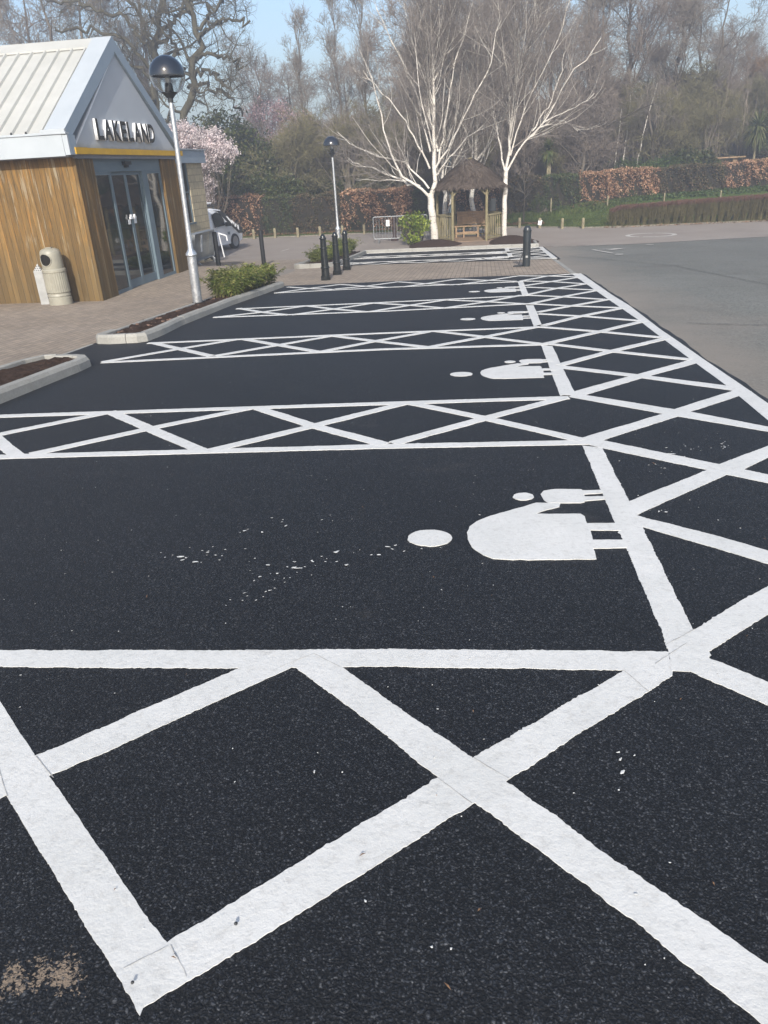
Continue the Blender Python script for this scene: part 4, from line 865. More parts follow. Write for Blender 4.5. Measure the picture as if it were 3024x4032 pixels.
for k in range(5):
    x = WX+.36-.06*k; barrier("stacked_barrier", labs[k], (x, 25.25+.05*k, H(x, 26.2)), rad(90), rad(8), W=2.0, n=15, group="barriers leaning on the stone wall", feet=True, sign=(k == 0))
def handrail():
    t = thing("handrail", "short white metal handrail sloping down beside the parked van", "handrail", (-10.1, 29.5, H(-10.1, 29.5)))
    mb = MB(); mb.tube([(-1.75, -.1, 1.22), (-.55, 0, 1.05), (.12, .05, .80), (.16, .05, .78), (.18, .05, .60)], .028, 8); mb.build("rail", M['white'], t, smooth=True)
    mb = MB(); mb.tube([(-.02, .03, 0), (-.12, .0, .88)], .024, 8); mb.build("upright", M['white'], t, smooth=True)
    mb = MB(); mb.tube([(-1.2, .03, 0), (-1.2, .0, 1.12)], .024, 8); mb.build("upright", M['white'], t, smooth=True)
handrail()

# ================================================================== VAN
def van():
    hx, hy = math.cos(rad(74)), math.sin(rad(74)); L = 3.9
    # local frame: +x forward, +y left; origin under the front axle on the ground
    fx, fy = -11.05, 33.75      # front right (kerb side) tyre contact
    rz = rad(74); px, py = -hy*.72, hx*.72  # left of heading
    ox, oy = fx+px, fy+py
    t = thing("parked_van", "small white van with dark wrapped bonnet and white chevrons, half hidden by the stone wing", "van", (ox, oy, H(ox, oy)), rz)
    prof = [(.72, .34), (.78, .55), (.74, .86), (.55, .98), (.10, 1.12), (-.28, 1.45), (-.62, 1.66), (-1.1, 1.74), (-2.9, 1.76), (-3.15, 1.68), (-3.28, 1.1), (-3.30, .45), (-3.2, .30), (-2.7, .26),
            (-.5, .24), (.5, .26)]
    def shell(scale_y, mat, name, prof=prof, y=.80):
        mb = MB(); secs = [(-y, .93), (-y+.05, .985), (-y*.75, 1.0), (y*.75, 1.0), (y-.05, .985), (y, .93)]; n = len(prof); V = []
        cx0, cz0 = -1.3, .8
        for yy, s_ in secs:
            for (a, b) in prof:
                top = max(0, b-1.1)*.20*(1 if abs(yy) > .7*y else 0)
                V.append((cx0+(a-cx0)*s_, yy-math.copysign(top, yy), cz0+(b-cz0)*s_ if b > .9 else b))
        F = [(j*n+i, j*n+(i+1) % n, (j+1)*n+(i+1) % n, (j+1)*n+i) for j in range(len(secs)-1) for i in range(n)] + [tuple(range(n)), tuple(range((len(secs)-1)*n, len(secs)*n))]
        mb.add(V, F); return mb.build(name, mat, t, smooth=True)
    shell(1, M['van'], "body")
    def sidequad(pts, mat, name, off=.012, parent=t):
        def yy(z): return .80+off-max(0, z-1.1)*.20
        for sg in (1, -1):
            mb = MB(); mb.add([(x, sg*yy(z), z) for x, z in pts], [tuple(range(len(pts)))]); o = mb.build(name, mat, parent)
        return o
    sidequad([(-.62, 1.02), (-1.38, .98), (-1.42, 1.50), (-1.05, 1.58), (-.80, 1.50), (-.62, 1.25)], M['glass'], "side_window")
    wrap = sidequad([(-.60, 1.60), (-1.25, 1.67), (-.95, 1.60), (-.10, .95), (.35, .62), (.62, .60), (.70, .84), (.45, .96), (.05, 1.10), (-.30, 1.40)], M['dark'], "dark_wrap", .016)
    for k, pts in enumerate([[(-.42, 1.38), (-.30, 1.36), (-.12, 1.16), (-.02, 1.20), (.02, 1.10), (-.10, 1.04)], [(-.20, 1.30), (-.06, 1.17), (.12, 1.08), (.02, 1.0), (-.05, 1.02), (.0, 1.08)],
                             [(.10, 1.05), (.25, 1.0), (.20, .88), (.08, .92)], [(.28, .98), (.42, .93), (.40, .74), (.30, .80)]]):
        sidequad(pts, M['white'], "white_chevron", .022, wrap)
    mb = MB()                                                    # windscreen
    mb.add([(-.02, -.62, 1.165), (-.02, .62, 1.165), (-.50, .55, 1.62), (-.50, -.55, 1.62)], [(0, 1, 2, 3)]); mb.build("windscreen", M['glass'], t)
    sidequad([(-.30, .74), (-.52, .74), (-.44, .62), (-.34, .62)], M['frame'], "door_logo", .014)
    mb = MB(); mb.box(-.62, -.42, -1.0, -.80, .98, 1.14, bev=.03); mb.build("door_mirror", M['dark'], t)
    mb = MB(); mb.box(-.62, -.42, .80, 1.0, .98, 1.14, bev=.03); mb.build("door_mirror", M['dark'], t)
    for x in (0, -2.6):
        for sg in (-1, 1):
            mb = MB(); V = []; k = 24; prof_w = [(.0, .18), (.20, .19), (.215, .20), (.30, .20), (.315, .18), (.315, .02), (.28, 0)]
            for r, d in prof_w:
                for i in range(k): a = 2*math.pi*i/k; V.append((x+r*math.cos(a), sg*(.64+d), .315+r*math.sin(a)))
            F = [(j*k+i, j*k+(i+1) % k, (j+1)*k+(i+1) % k, (j+1)*k+i) for j in range(2, len(prof_w)-1) for i in range(k)]; mb.add(V, F); wh = mb.build("wheel", M['tyre'], t, smooth=True)
            mb = MB(); mb.add(V[:3*k], [(j*k+i, j*k+(i+1) % k, (j+1)*k+(i+1) % k, (j+1)*k+i) for j in range(2) for i in range(k)]); mb.build("hubcap", M['silver'], wh, smooth=True)
    mb = MB()
    for x in (-1.1, -2.1): mb.box(x-.03, x+.03, -.72, .72, 1.80, 1.84); mb.box(x-.02, x+.02, -.66, -.62, 1.72, 1.80); mb.box(x-.02, x+.02, .62, .66, 1.72, 1.80)
    for y in (-.55, .55): mb.tube([(-.7, y, 1.87), (-3.0, y, 1.87)], .022, 6)
    mb.build("roof_rack", M['dark'], t)
    mb = MB(); mb.tube([(-.6, -.2, 1.93), (-3.1, -.2, 1.93)], .03, 8); mb.tube([(-.6, -.05, 1.93), (-3.1, -.05, 1.93)], .03, 8); lad = mb.build("ladder", M['white'], t)
    mb = MB(); mb.box(.55, .80, -.62, .62, .30, .55, bev=.05); mb.build("bumper", M['dark'], t)
    for sg in (-1, 1): mb = MB(); mb.box(.50, .74, sg*.62-.12, sg*.62+.12, .70, .86, bev=.04); mb.build("headlight", M['clear'], t)
van()

# ================================================================== SUMMER HOUSE
def gazebo():
    cx, cy = -.55, 33.15; z0 = H(cx, cy)+.05; R = 1.36
    t = thing("summer_house", "small open timber summer house with brushwood thatch between two white birches", "summer house", (cx, cy, z0))
    Vx = [(R*math.cos(rad(a)), R*math.sin(rad(a))*.95) for a in (0, 60, 120, 180, 240, 300)]
    for x, y in Vx:
        mb = MB(); mb.tube([(x, y, -.1), (x, y, 2.12)], .055, 10); mb.build("post", M['timber'], t, smooth=True)
    for i in range(6):
        (ax, ay), (bx, by) = Vx[i], Vx[(i+1) % 6]
        mb = MB(); mb.beam((ax, ay, 2.06), (bx, by, 2.06), .06, .11); mb.build("eaves_beam", M['timber'], t)
        for (px, py), (qx, qy) in (((ax, ay), (bx, by)), ((bx, by), (ax, ay))):
            mb = MB(); mb.beam((px, py, 1.72), (px+(qx-px)*.26, py+(qy-py)*.26, 2.02), .05, .06); mb.build("brace", M['timber'], t)
        if i != 4:                                               # entrance faces the car park
            mb = MB(); mb.beam((ax, ay, .98), (bx, by, .98), .10, .05); mb.build("rail", M['timber'], t); mb = MB(); mb.beam((ax, ay, .10), (bx, by, .10), .05, .06); mb.build("bottom_rail", M['timber'], t)
            mb = MB(); n = 9
            for k in range(1, n): f = k/n; mb.beam((ax+(bx-ax)*f, ay+(by-ay)*f, .12), (ax+(bx-ax)*f, ay+(by-ay)*f, .96), .028, .045)
            mb.build("balusters", M['timber'], t)
    # thatch: solid tiers plus loose strands
    rg = np.random.default_rng(3); mb = MB(); k = 30
    tiers = [(1.50, 2.02, 1.02, 2.40), (1.12, 2.34, .66, 2.72), (.76, 2.64, .13, 3.02)]
    for r0, za, r1, zb in tiers:
        V = []
        for r, z in ((r0*.86, za-.04), (r0, za-.05), (r0*1.0, za+.03), ((r0+r1)/2, (za+zb)/2+.0), (r1*.9, zb)):
            for i in range(k):
                a = 2*math.pi*i/k; q = r*(1+rg.normal()*.018)*(1-.035*math.cos(6*a)); V.append((q*math.cos(a), q*math.sin(a), z+rg.normal()*.015))
        F = [(j*k+i, j*k+(i+1) % k, (j+1)*k+(i+1) % k, (j+1)*k+i) for j in range(4) for i in range(k)] + [tuple(range(k-1, -1, -1)), tuple(range(4*k, 5*k))]
        mb.add(V, F)
    N = 9000; a = rg.random(N)*2*math.pi; f = rg.random(N); tier = rg.integers(0, 3, N); Q = np.zeros((N, 4, 3))
    T = np.array(tiers); r = T[tier, 0]*(1-f)+T[tier, 2]*f; z = T[tier, 1]*(1-f)+T[tier, 3]*f+.035
    L = .16+.14*rg.random(N); sl_ = .62; da = rg.normal(0, .09, N); wd = .010+.012*rg.random(N)
    for j, (sg, end) in enumerate(((-1, 0), (1, 0), (1, 1), (-1, 1))):
        rr = r+end*L*.8+.0; zz = z-end*L*sl_+rg.normal(0, .012, N)*0+.012; aa = a+end*da/np.maximum(r, .25)+sg*wd/2/np.maximum(rr, .2)
        Q[:, j] = np.stack([rr*np.cos(aa), rr*np.sin(aa), zz+rg.normal(0, .004, N)], 1)
    o = mb.build("thatched_roof", M['thatch'], t); st = quads_obj("loose_straw", Q, M['thatch'], o)
    mb = MB(); mb.lathe([(.16, 2.96), (.12, 3.06), (.07, 3.10), (.001, 3.11)], (0, 0, 0), 12); mb.build("roof_cap", M['everg'] if False else M['timber'], o)
    mb = MB(); mb.prism([(1.4*math.cos(rad(b)), 1.32*math.sin(rad(b))) for b in range(0, 360, 60)], -.03, .02); mb.build("floor", simple("summer house floor", (.26, .18, .12), (.20, .14, .09), 3, .85), t)
gazebo()
def gz_bench():
    x0, y0 = -.52, 33.95; z0 = H(x0, y0)+.07; t = thing("timber_bench", "tan timber bench with solid plank back inside the summer house", "bench", (x0, y0, z0))
    mb = MB()
    for k in range(5): mb.box(-.60, .60, .20, .225, .50+.105*k, .597+.105*k)
    mb.build("backrest", M['bench'], t)
    mb = MB()
    for k in range(4): mb.box(-.70, .70, -.30+.11*k, -.20+.11*k, .43, .465)
    mb.build("seat", M['bench'], t)
    for x in (-.62, -.30, .30, .62):
        mb = MB(); mb.box(x-.035, x+.035, -.28, -.21, 0, .428); mb.build("leg", M['bench'], t)
    mb = MB(); mb.box(-.265, .265, -.26, -.23, .14, .24); mb.box(-.585, -.335, -.26, -.23, .14, .22); mb.build("stretcher", M['bench'], t)
gz_bench()

# ================================================================== POSTS AND SMALL FURNITURE
def stake(name, x, y, h, r, lab, cat, group, lean=(0, 0)):
    mb = MB(); k = 9; mb.tube([(0, 0, -.1), (lean[0]*.5, lean[1]*.5, h*.5), (lean[0], lean[1], h-.03), (lean[0], lean[1], h)], [r*1.02, r, r*.97, r*.7], k)
    o = mb.build(name, M['post'], smooth=True); o.location = (x, y, H(x, y)+.02); tag(o, lab, cat, group); return o
PL = [(-12.6, 38.45, "squat timber verge post at far left end, just right of the white van"), (-11.49, 38.42, "squat timber verge post, first one clear to the right of the van"), (-10.42, 38.55, "squat timber verge post, second to the right of the van"), (-9.21, 38.42, "squat timber verge post, third to the right of the van"),
      (-8.1, 38.55, "squat timber verge post just left of the far globe lamp"), (-6.95, 38.5, "squat timber verge post immediately behind the far lamp column"), (-5.87, 38.6, "squat timber verge post just left of the lone barrier"), (-4.3, 38.6, "squat timber verge post seen through the lone barrier"),
      (1.74, 38.5, "squat timber verge post nearest the right-hand birch"), (2.65, 37.80, "squat timber verge post behind the white paper notice"), (3.61, 36.95, "squat timber verge post second from the purple low hedge"), (4.5, 36.62, "squat timber verge post nearest the purple low hedge")]
for x, y, lab in PL[1:]: stake("verge_post", x, y, .43, .068, lab, "post", "squat timber posts along the verge")
FP = [(3.56, 43, "thin tall fence stake on the grass bank, nearest the sapling"), (6.47, 43, "thin tall fence stake at the left end of the low purple hedge"), (9.33, 43, "thin tall fence stake before the dark clipped hedge section"), (12.12, 43, "thin tall fence stake at the right before the last copper hedge")]
for x, y, lab in FP: stake("fence_stake", x, y, -.47-H(x, y), .04, lab, "fence stake", "fence stakes on the bank")
mb = MB(); mb.box(-.085, .085, -.004, .0, 0, .23); o = mb.build("paper_notice", M['paper']); o.location = (2.63, 37.70, H(2.63, 37.7)+.14); o.rotation_euler = (rad(-14), rad(10), 0)
tag(o, "white paper notice hanging on a squat verge post", "notice")
t = thing("brown_bollard", "rusty brown cast bollard with wide foot behind the lone barrier", "bollard", (-3.88, 34.4, H(-3.88, 34.4)))
mb = MB(); mb.lathe([(.16, 0), (.17, .05), (.12, .10), (.10, .14), (.075, .2), (.07, .85), (.085, .87), (.07, .90), (.04, .95), (.001, .96)], (0, 0, 0), 18); mb.build("post", simple("rusty brown iron", (.06, .035, .03), (.04, .025, .022), 8, .7), t, smooth=True)
t = thing("dark_bin", "tall dark litter box seen through the summer house", "litter bin", (.42, 36.5, H(.42, 36.5)))
mb = MB(); mb.box(-.15, .15, -.15, .15, 0, 1.35, bev=.02); mb.build("box", M['dkbol'], t); mb = MB(); mb.box(-.17, .17, -.17, .17, 1.352, 1.44, bev=.03); mb.build("lid", M['dark'], t)
t = thing("grey_pole", "tall slim blue-grey pole behind the summer house", "pole", (-1.50, 36.9, H(-1.5, 36.9)))
mb = MB(); mb.lathe([(.07, 0), (.07, 1.0), (.052, 1.1), (.048, 4.7), (.001, 4.71)], (0, 0, 0), 14); mb.build("shaft", M['frame'], t, smooth=True)
def far_bench():
    x, y = 13.95, 50.2; z = H(x, y); t = thing("rustic_log_bench", "rustic bench of rough timber on the bank behind the right-hand hedge", "bench", (x, y, z+.0), rad(4))
    zt = 1.03-z
    mb = MB(); mb.box(-1.25, 1.25, -.25, .25, zt-.07, zt); mb.build("plank_top", M['bench'], t)
    for sx in (-.75, .75):
        for s2 in (-1, 1): mb = MB(); mb.beam((sx+s2*.3, 0, -.1), (sx-s2*.12, 0, zt-.07), .10, .12); mb.build("leg", M['bench'], t)
far_bench()

# ================================================================== PLANT TOOLS
def unit(v): return v/np.maximum(np.linalg.norm(v, axis=-1, keepdims=True), 1e-9)
def tubes_arrays(Pts, Rad, k):
    """Pts (N,n,3) Rad (N,n) -> V,F of N open tubes with k sides"""
    N, n, _ = Pts.shape
    T = np.empty_like(Pts); T[:, 1:-1] = Pts[:, 2:]-Pts[:, :-2]; T[:, 0] = Pts[:, 1]-Pts[:, 0]; T[:, -1] = Pts[:, -1]-Pts[:, -2]; T = unit(T)
    g = unit(Pts[:, -1]-Pts[:, 0]); ref = np.where(np.abs(g[:, 2:3]) < .9, np.array([[0, 0, 1.]]), np.array([[1., 0, 0]]))
    X = unit(np.cross(T, ref[:, None, :])); Y = np.cross(X, T)
    a = np.arange(k)*2*np.pi/k
    V = Pts[:, :, None, :] + Rad[:, :, None, None]*(X[:, :, None, :]*np.cos(a)[None, None, :, None]+Y[:, :, None, :]*np.sin(a)[None, None, :, None])
    idx = np.arange(N*n*k).reshape(N, n, k); A = idx[:, :-1, :]; B = idx[:, 1:, :]
    F = np.stack([A, np.roll(A, -1, 2), np.roll(B, -1, 2), B], -1).reshape(-1, 4)
    return V.reshape(-1, 3), F
def join(parts):
    Vs, Fs, off = [], [], 0
    for V, F in parts: Vs.append(V); Fs.append(F+off); off += len(V)
    return np.concatenate(Vs), np.concatenate(Fs)
def spawn(rg, P, R, m, L, n=4, t0=.25, t1=1.0, ang=(35, 60), wob=.25, up=.1, rr=.55, rmin=.004, taper=.25, flat=None):
    """m children on each parent path; L (mean length) may be array per parent"""
    N, k, _ = P.shape; par = np.repeat(np.arange(N), m); M_ = len(par)
    t = t0+(t1-t0)*rg.random(M_); s = t*(k-1); i = np.minimum(s.astype(int), k-2); f = (s-i)[:, None]
    p = P[par, i]*(1-f)+P[par, i+1]*f; r = (R[par, i]*(1-f[:, 0])+R[par, i+1]*f[:, 0])
    tan = unit(P[par, i+1]-P[par, i]); rv = unit(np.cross(tan, rg.normal(size=(M_, 3))))
    a = np.radians(ang[0]+(ang[1]-ang[0])*rg.random(M_))[:, None]; d = unit(tan*np.cos(a)+rv*np.sin(a))
    Lp = np.linalg.norm(np.diff(P, axis=1), axis=2).sum(1)[par]
    Lc = (L if np.isscalar(L) else np.asarray(L)[par])*(.6+.8*rg.random(M_))*(1.15-.6*t)
    Rc = np.maximum(np.minimum(r*rr, r*.95), rmin)
    out = np.empty((M_, n, 3)); rad_ = np.empty((M_, n)); out[:, 0] = p; rad_[:, 0] = Rc
    for j in range(1, n):
        d = unit(d+rg.normal(size=(M_, 3))*wob+np.array([0, 0, up])); out[:, j] = out[:, j-1]+d*(Lc/(n-1))[:, None]
        rad_[:, j] = Rc*(1-(1-taper)*j/(n-1))
    return out, rad_
def resample(path, n):
    P = np.array(path, float); d = np.r_[0, np.cumsum(np.linalg.norm(np.diff(P, axis=0), axis=1))]; t = np.linspace(0, d[-1], n)
    return np.stack([np.interp(t, d, P[:, k]) for k in range(3)], 1)
def leaves(rg, cen, size, aspect=.5, flat=0.0, jitter=.0):
    """kite shaped leaves at cen (N,3) -> (N,4,3)"""
    N = len(cen); d = unit(rg.normal(size=(N, 3))*np.array([1, 1, 1-flat])); e = unit(np.cross(d, rg.normal(size=(N, 3))))
    s = size*(.6+.8*rg.random(N))[:, None]; c = cen+(rg.normal(size=(N, 3))*jitter if jitter else 0)
    return np.stack([c-d*s*.5, c+e*s*aspect*.5, c+d*s*.5, c-e*s*aspect*.5], 1)
def rough_path(rg, P, amp):
    Q = P.copy(); Q[1:] += rg.normal(size=Q[1:].shape)*amp; return Q
class Tree:
    def __init__(s, seed): s.rg = np.random.default_rng(seed); s.big = []; s.small = []
    def trunk(s, path, r0, r1, n=10, k=9, wob=.03, pw=1.0):
        P = rough_path(s.rg, resample(path, n), wob)[None]; t = np.linspace(0, 1, n); R = (r0+(r1-r0)*t**pw)[None]
        s.big.append(tubes_arrays(P, R, k)); return P, R
    def kids(s, PR, m, L, big=False, k=3, **kw):
        P, R = spawn(s.rg, PR[0], PR[1], m, L, **kw); (s.big if big else s.small).append(tubes_arrays(P, R, k)); return P, R
    def build(s, name, lab, cat, base, mt, mc, group=None, extra=None):
        t = thing(name, lab, cat, base, 0, group); b = np.array(base)
        V, F = join(s.big); link("trunk", mesh_arrays("trunk", V-b, F, [mt]), t)
        if s.small: V, F = join(s.small); link("crown", mesh_arrays("crown", V-b, F, [mc], smooth=False), t)
        return t
def cat_paths(*prs):
    return np.concatenate([p[0] for p in prs]), np.concatenate([p[1] for p in prs])

# ================================================================== WHITE BIRCHES (limbs follow the photographed trees)
B1T = [(-1.99, -1.52), (-2.09, -0.35), (-2.15, 0.42)]
B1 = [[(-2.14, 0.25), (-1.93, 0.71), (-2.01, 1.94), (-1.97, 3.47), (-1.92, 4.83), (-2.01, 6.19), (-2.03, 6.98), (-2.04, 8.4)], [(-2.18, 0.28), (-2.55, 0.68), (-3.22, 1.02), (-3.6, 1.78), (-3.78, 2.27), (-3.95, 3.0), (-4.11, 3.88), (-4.27, 4.58), (-4.67, 5.49)],
      [(-2.55, 0.68), (-3.23, 0.87), (-4.17, 1.31), (-4.92, 1.54), (-5.66, 1.88)], [(-2.2, 0.6), (-3.13, 1.63), (-4.48, 1.95), (-5.48, 2.42), (-5.93, 2.87)], [(-2.15, 1.34), (-2.51, 2.09), (-3.07, 3.19), (-3.83, 4.04), (-4.45, 4.81)],
      [(-2.11, 1.95), (-2.53, 3.62), (-3.01, 4.89), (-3.61, 6.03), (-3.95, 6.79)], [(-1.78, 1.57), (-1.49, 3.1), (-1.21, 4.51), (-0.7, 5.84), (-0.45, 6.87)], [(-1.81, 1.93), (-2.15, 3.14), (-2.17, 4.84), (-2.25, 6.99), (-2.29, 7.76)],
      [(-1.92, 1.33), (-1.1, 2.49), (-0.45, 3.62), (0.19, 4.7), (0.54, 6.02)], [(-1.96, 1.02), (-1.44, 1.61), (-0.71, 2.24), (-0.05, 2.67)]]
B2T = [(0.89, -1.52), (0.85, -0.25), (0.87, 0.6), (0.90, 1.12)]
B2 = [[(0.87, 0.70), (0.93, 1.2), (1.05, 1.65), (0.96, 2.51), (1.05, 3.41), (1.43, 4.82), (1.74, 5.88), (1.84, 6.74), (1.88, 7.58)], [(0.9, 1.05), (1.38, 1.83), (2.15, 2.58), (2.81, 3.56), (3.32, 4.46), (3.72, 4.68), (4.21, 5.42)], [(0.84, 1.12), (0.69, 1.67), (0.56, 2.54), (0.25, 3.71)],
      [(1.05, 1.65), (1.29, 2.5), (1.75, 3.75), (2.34, 4.77), (2.83, 5.81), (3.06, 6.66)], [(1.38, 1.83), (2.35, 2.76), (3.26, 3.1), (4.07, 3.49)], [(2.15, 2.58), (2.85, 2.8), (3.43, 2.64), (3.66, 2.37)], [(1.07, 2.51), (0.68, 3.81), (0.59, 5.06), (0.77, 6.24)], [(1.87, 2.47), (2.54, 3.33), (2.91, 4.43), (3.12, 5.49)]]
B3 = [[(-0.42, -1.5), (-0.42, -0.62), (-0.5, 0.54), (-0.38, 1.59), (-0.27, 3.4), (0.11, 4.63), (0.56, 6.07), (0.92, 6.95), (1.11, 8.25)], [(-0.34, 1.52), (0.54, 2.5), (1.07, 3.6), (1.28, 4.69), (1.4, 5.82), (1.43, 7.29)], [(-0.27, 3.4), (-0.67, 4.81), (-0.98, 6.17), (-1.12, 7.47)],
      [(-0.38, 1.59), (-0.83, 2.71), (-1.46, 4.17), (-1.76, 5.55)], [(-0.27, 3.04), (-0.67, 3.7), (-0.44, 5.47), (-0.22, 7.09)]]
B4 = [[(-1.75, -1.68), (-1.73, -0.54), (-1.67, 0.46), (-1.85, 1.06), (-1.73, 1.93), (-1.61, 2.87), (-1.69, 4.25), (-1.7, 6.5)], [(-1.73, 1.93), (-1.29, 2.85), (-1.03, 4.21), (-.8, 5.6)], [(-1.67, 0.46), (-1.31, 1.43), (-0.77, 2.35), (-0.46, 3.5)]]
def birch(seed, Y, trunkpath, limbs, rt, rl, lab, spread=1.6, extra=4, first_is_trunk=False):
    T = Tree(seed); rg = T.rg; base = (limbs[0][0] if trunkpath is None else trunkpath[0])
    if trunkpath: T.trunk([(x, Y, z) for x, z in trunkpath], rt, rt*.8, n=8, k=14, wob=.012)
    L = []
    for i, l in enumerate(limbs):
        dy = 0 if i == 0 else rg.uniform(-spread, spread); n = 14
        pts = [(x, Y+dy*j/(len(l)-1), z) for j, (x, z) in enumerate(l)]
        r0 = rt*.62 if i == 0 and trunkpath else (rt if first_is_trunk and i == 0 else rl*(.8 if i < 3 else .58))
        P, R = T.trunk(pts, r0, .012, n=n, k=8, wob=.035, pw=.8); L.append((P, R))
    # more limbs in depth, fore and aft, so the crown is full from any side
    core = L[0]
    more = T.kids(core, extra*3, 3.6, big=True, k=6, n=14, t0=.16, t1=.75, ang=(18, 42), wob=.06, up=.16, rr=.42)
    allL = cat_paths(*L, more)
    b2a = T.kids(allL, 7, 2.0, big=True, k=4, n=8, t0=.10, t1=.95, ang=(18, 50), wob=.12, up=.07, rr=.40, rmin=.009, taper=.35)
    b2b = T.kids(allL, 7, 2.0, k=4, n=8, t0=.10, t1=.95, ang=(18, 50), wob=.12, up=.07, rr=.40, rmin=.009, taper=.35)
    b2 = cat_paths(b2a, b2b)
    b3 = T.kids(b2, 7, .95, n=6, t0=.15, t1=1, ang=(20, 55), wob=.16, up=.06, rr=.6, rmin=.005, taper=.5)
    b4 = T.kids(b3, 5, .5, n=4, t0=.2, t1=1, ang=(20, 55), wob=.2, up=-.02, rr=.7, rmin=.0035, taper=.7)
    return T.build("birch_tree", lab, "tree", (base[0], Y, H(base[0], Y)), M['birch'], M['twigbirch'], "white-barked birches around the summer house")
birch(21, 32.6, B1T, B1, .165, .075, "large white birch left of the summer house with a long limb sweeping left", 1.5, 5)
birch(22, 32.8, B2T, B2, .105, .055, "slender forked white birch right of the summer house", 1.3, 3)
birch(23, 36.0, None, B3, .13, .075, "white birch directly behind the summer house, trunk framed by its posts", 1.3, 3, True)
birch(24, 35.6, None, B4, .12, .07, "greyish birch behind the summer house on its left side", 1.3, 2, True)

# ================================================================== OAKS BEHIND THE SHOP
OL = [[(-17.45, -1.4), (-17.45, 1.7), (-17.01, 4.56), (-16.89, 5.99), (-16.56, 7.18), (-16.27, 7.96), (-15.99, 8.91), (-15.84, 9.47), (-15.68, 12)], [(-16.69, 7.03), (-17.27, 7.83), (-17.44, 8.43), (-17.82, 8.96), (-18.82, 9.06), (-19.6, 9.5), (-20.53, 9.72), (-22, 10)],
      [(-16.58, 7.34), (-16.78, 8.07), (-16.78, 8.58), (-17.25, 9.38), (-17.51, 9.96), (-17.9, 11.5)], [(-16.45, 7.5), (-15.98, 7.94), (-15.58, 8.57), (-15.23, 9.43), (-15.01, 10.16), (-14.6, 12)], [(-16.78, 6.55), (-17.34, 6.99), (-17.97, 7.79), (-18.59, 8.11), (-19.37, 8.4), (-20.33, 8.5), (-21.5, 8.4)],
      [(-16.8, 6.19), (-17.24, 6.5), (-17.98, 6.79), (-19, 7.3)], [(-16.27, 7.96), (-15.68, 8.5), (-14.72, 9.09), (-13.93, 9.56), (-13, 10)]]
OR_ = [[(-16.26, -1.4), (-16.26, 1.64), (-15.61, 4.48), (-14.99, 6.08), (-14.57, 6.86), (-14.33, 7.71), (-14.34, 8.22), (-14.47, 8.88), (-14.69, 9.24), (-14.95, 9.97), (-15.1, 12)], [(-14.33, 7.71), (-13.84, 8.07), (-13.33, 8.27), (-12.65, 8.38), (-11.92, 8.25), (-11.2, 8.0)],
       [(-14.29, 8.22), (-13.75, 8.64), (-12.98, 9.05), (-12.48, 9.24), (-11.96, 9.65), (-11.2, 10.4)], [(-14.57, 6.86), (-13.77, 7.01), (-12.84, 6.79), (-12.16, 6.51), (-11.6, 6.1)], [(-14.99, 6.08), (-15.48, 6.96), (-15.24, 7.5), (-15.75, 8.12), (-16.2, 9)],
       [(-14.91, 6.28), (-14.13, 6.23), (-13.39, 5.98), (-12.97, 5.55), (-12.5, 5.2)], [(-15.21, 5.68), (-14.68, 5.86), (-13.76, 5.47), (-13.35, 4.95), (-12.9, 4.4)]]
def oak(seed, Y, limbs, rt, rl, lab):
    T = Tree(seed); rg = T.rg; L = []
    for i, l in enumerate(limbs):
        dy = 0 if i == 0 else rg.uniform(-2, 2)
        P, R = T.trunk([(x, Y+dy*j/(len(l)-1), z) for j, (x, z) in enumerate(l)], rt if i == 0 else rl, .05 if i else .09, n=22, k=8, wob=.10, pw=1.1); L.append((P, R))
    more = T.kids(L[0], 6, 4.0, big=True, k=6, n=12, t0=.45, t1=.95, ang=(35, 75), wob=.22, up=.05, rr=.5)
    A = cat_paths(*[(resample_pr(l)) for l in L], resample_pr(more))
    b2 = T.kids(A, 8, 2.0, big=True, k=5, n=9, t0=.3, t1=1, ang=(35, 80), wob=.34, up=.05, rr=.42, rmin=.02, taper=.35)
    b3 = T.kids(b2, 7, .95, n=6, t0=.15, ang=(30, 80), wob=.36, up=.05, rr=.5, rmin=.010, taper=.5)
    b4 = T.kids(b3, 5, .45, n=4, t0=.15, ang=(30, 80), wob=.38, up=.05, rr=.6, rmin=.006, taper=.6)
    base = (limbs[0][0][0], Y, H(limbs[0][0][0], Y)); return T.build("oak_tree", lab, "tree", base, M['oak'], M['oaktwig'], "gnarled bare oaks behind the shop")
def resample_pr(pr, n=12):
    P, R = pr; t = np.linspace(0, P.shape[1]-1, n); i = np.minimum(t.astype(int), P.shape[1]-2); f = t-i
    return P[:, i]*(1-f)[None, :, None]+P[:, i+1]*f[None, :, None], R[:, i]*(1-f)+R[:, i+1]*f
M['oaktwig'] = simple("oak twigs", (.12, .105, .072), (.075, .066, .046), .5, .9)
oak(31, 42, OL, .30, .10, "gnarled bare oak directly behind the roof gable, crooked limbs reaching left over the roof")
oak(32, 42.3, OR_, .28, .095, "gnarled bare oak behind the near lamp, limbs reaching right into open sky")

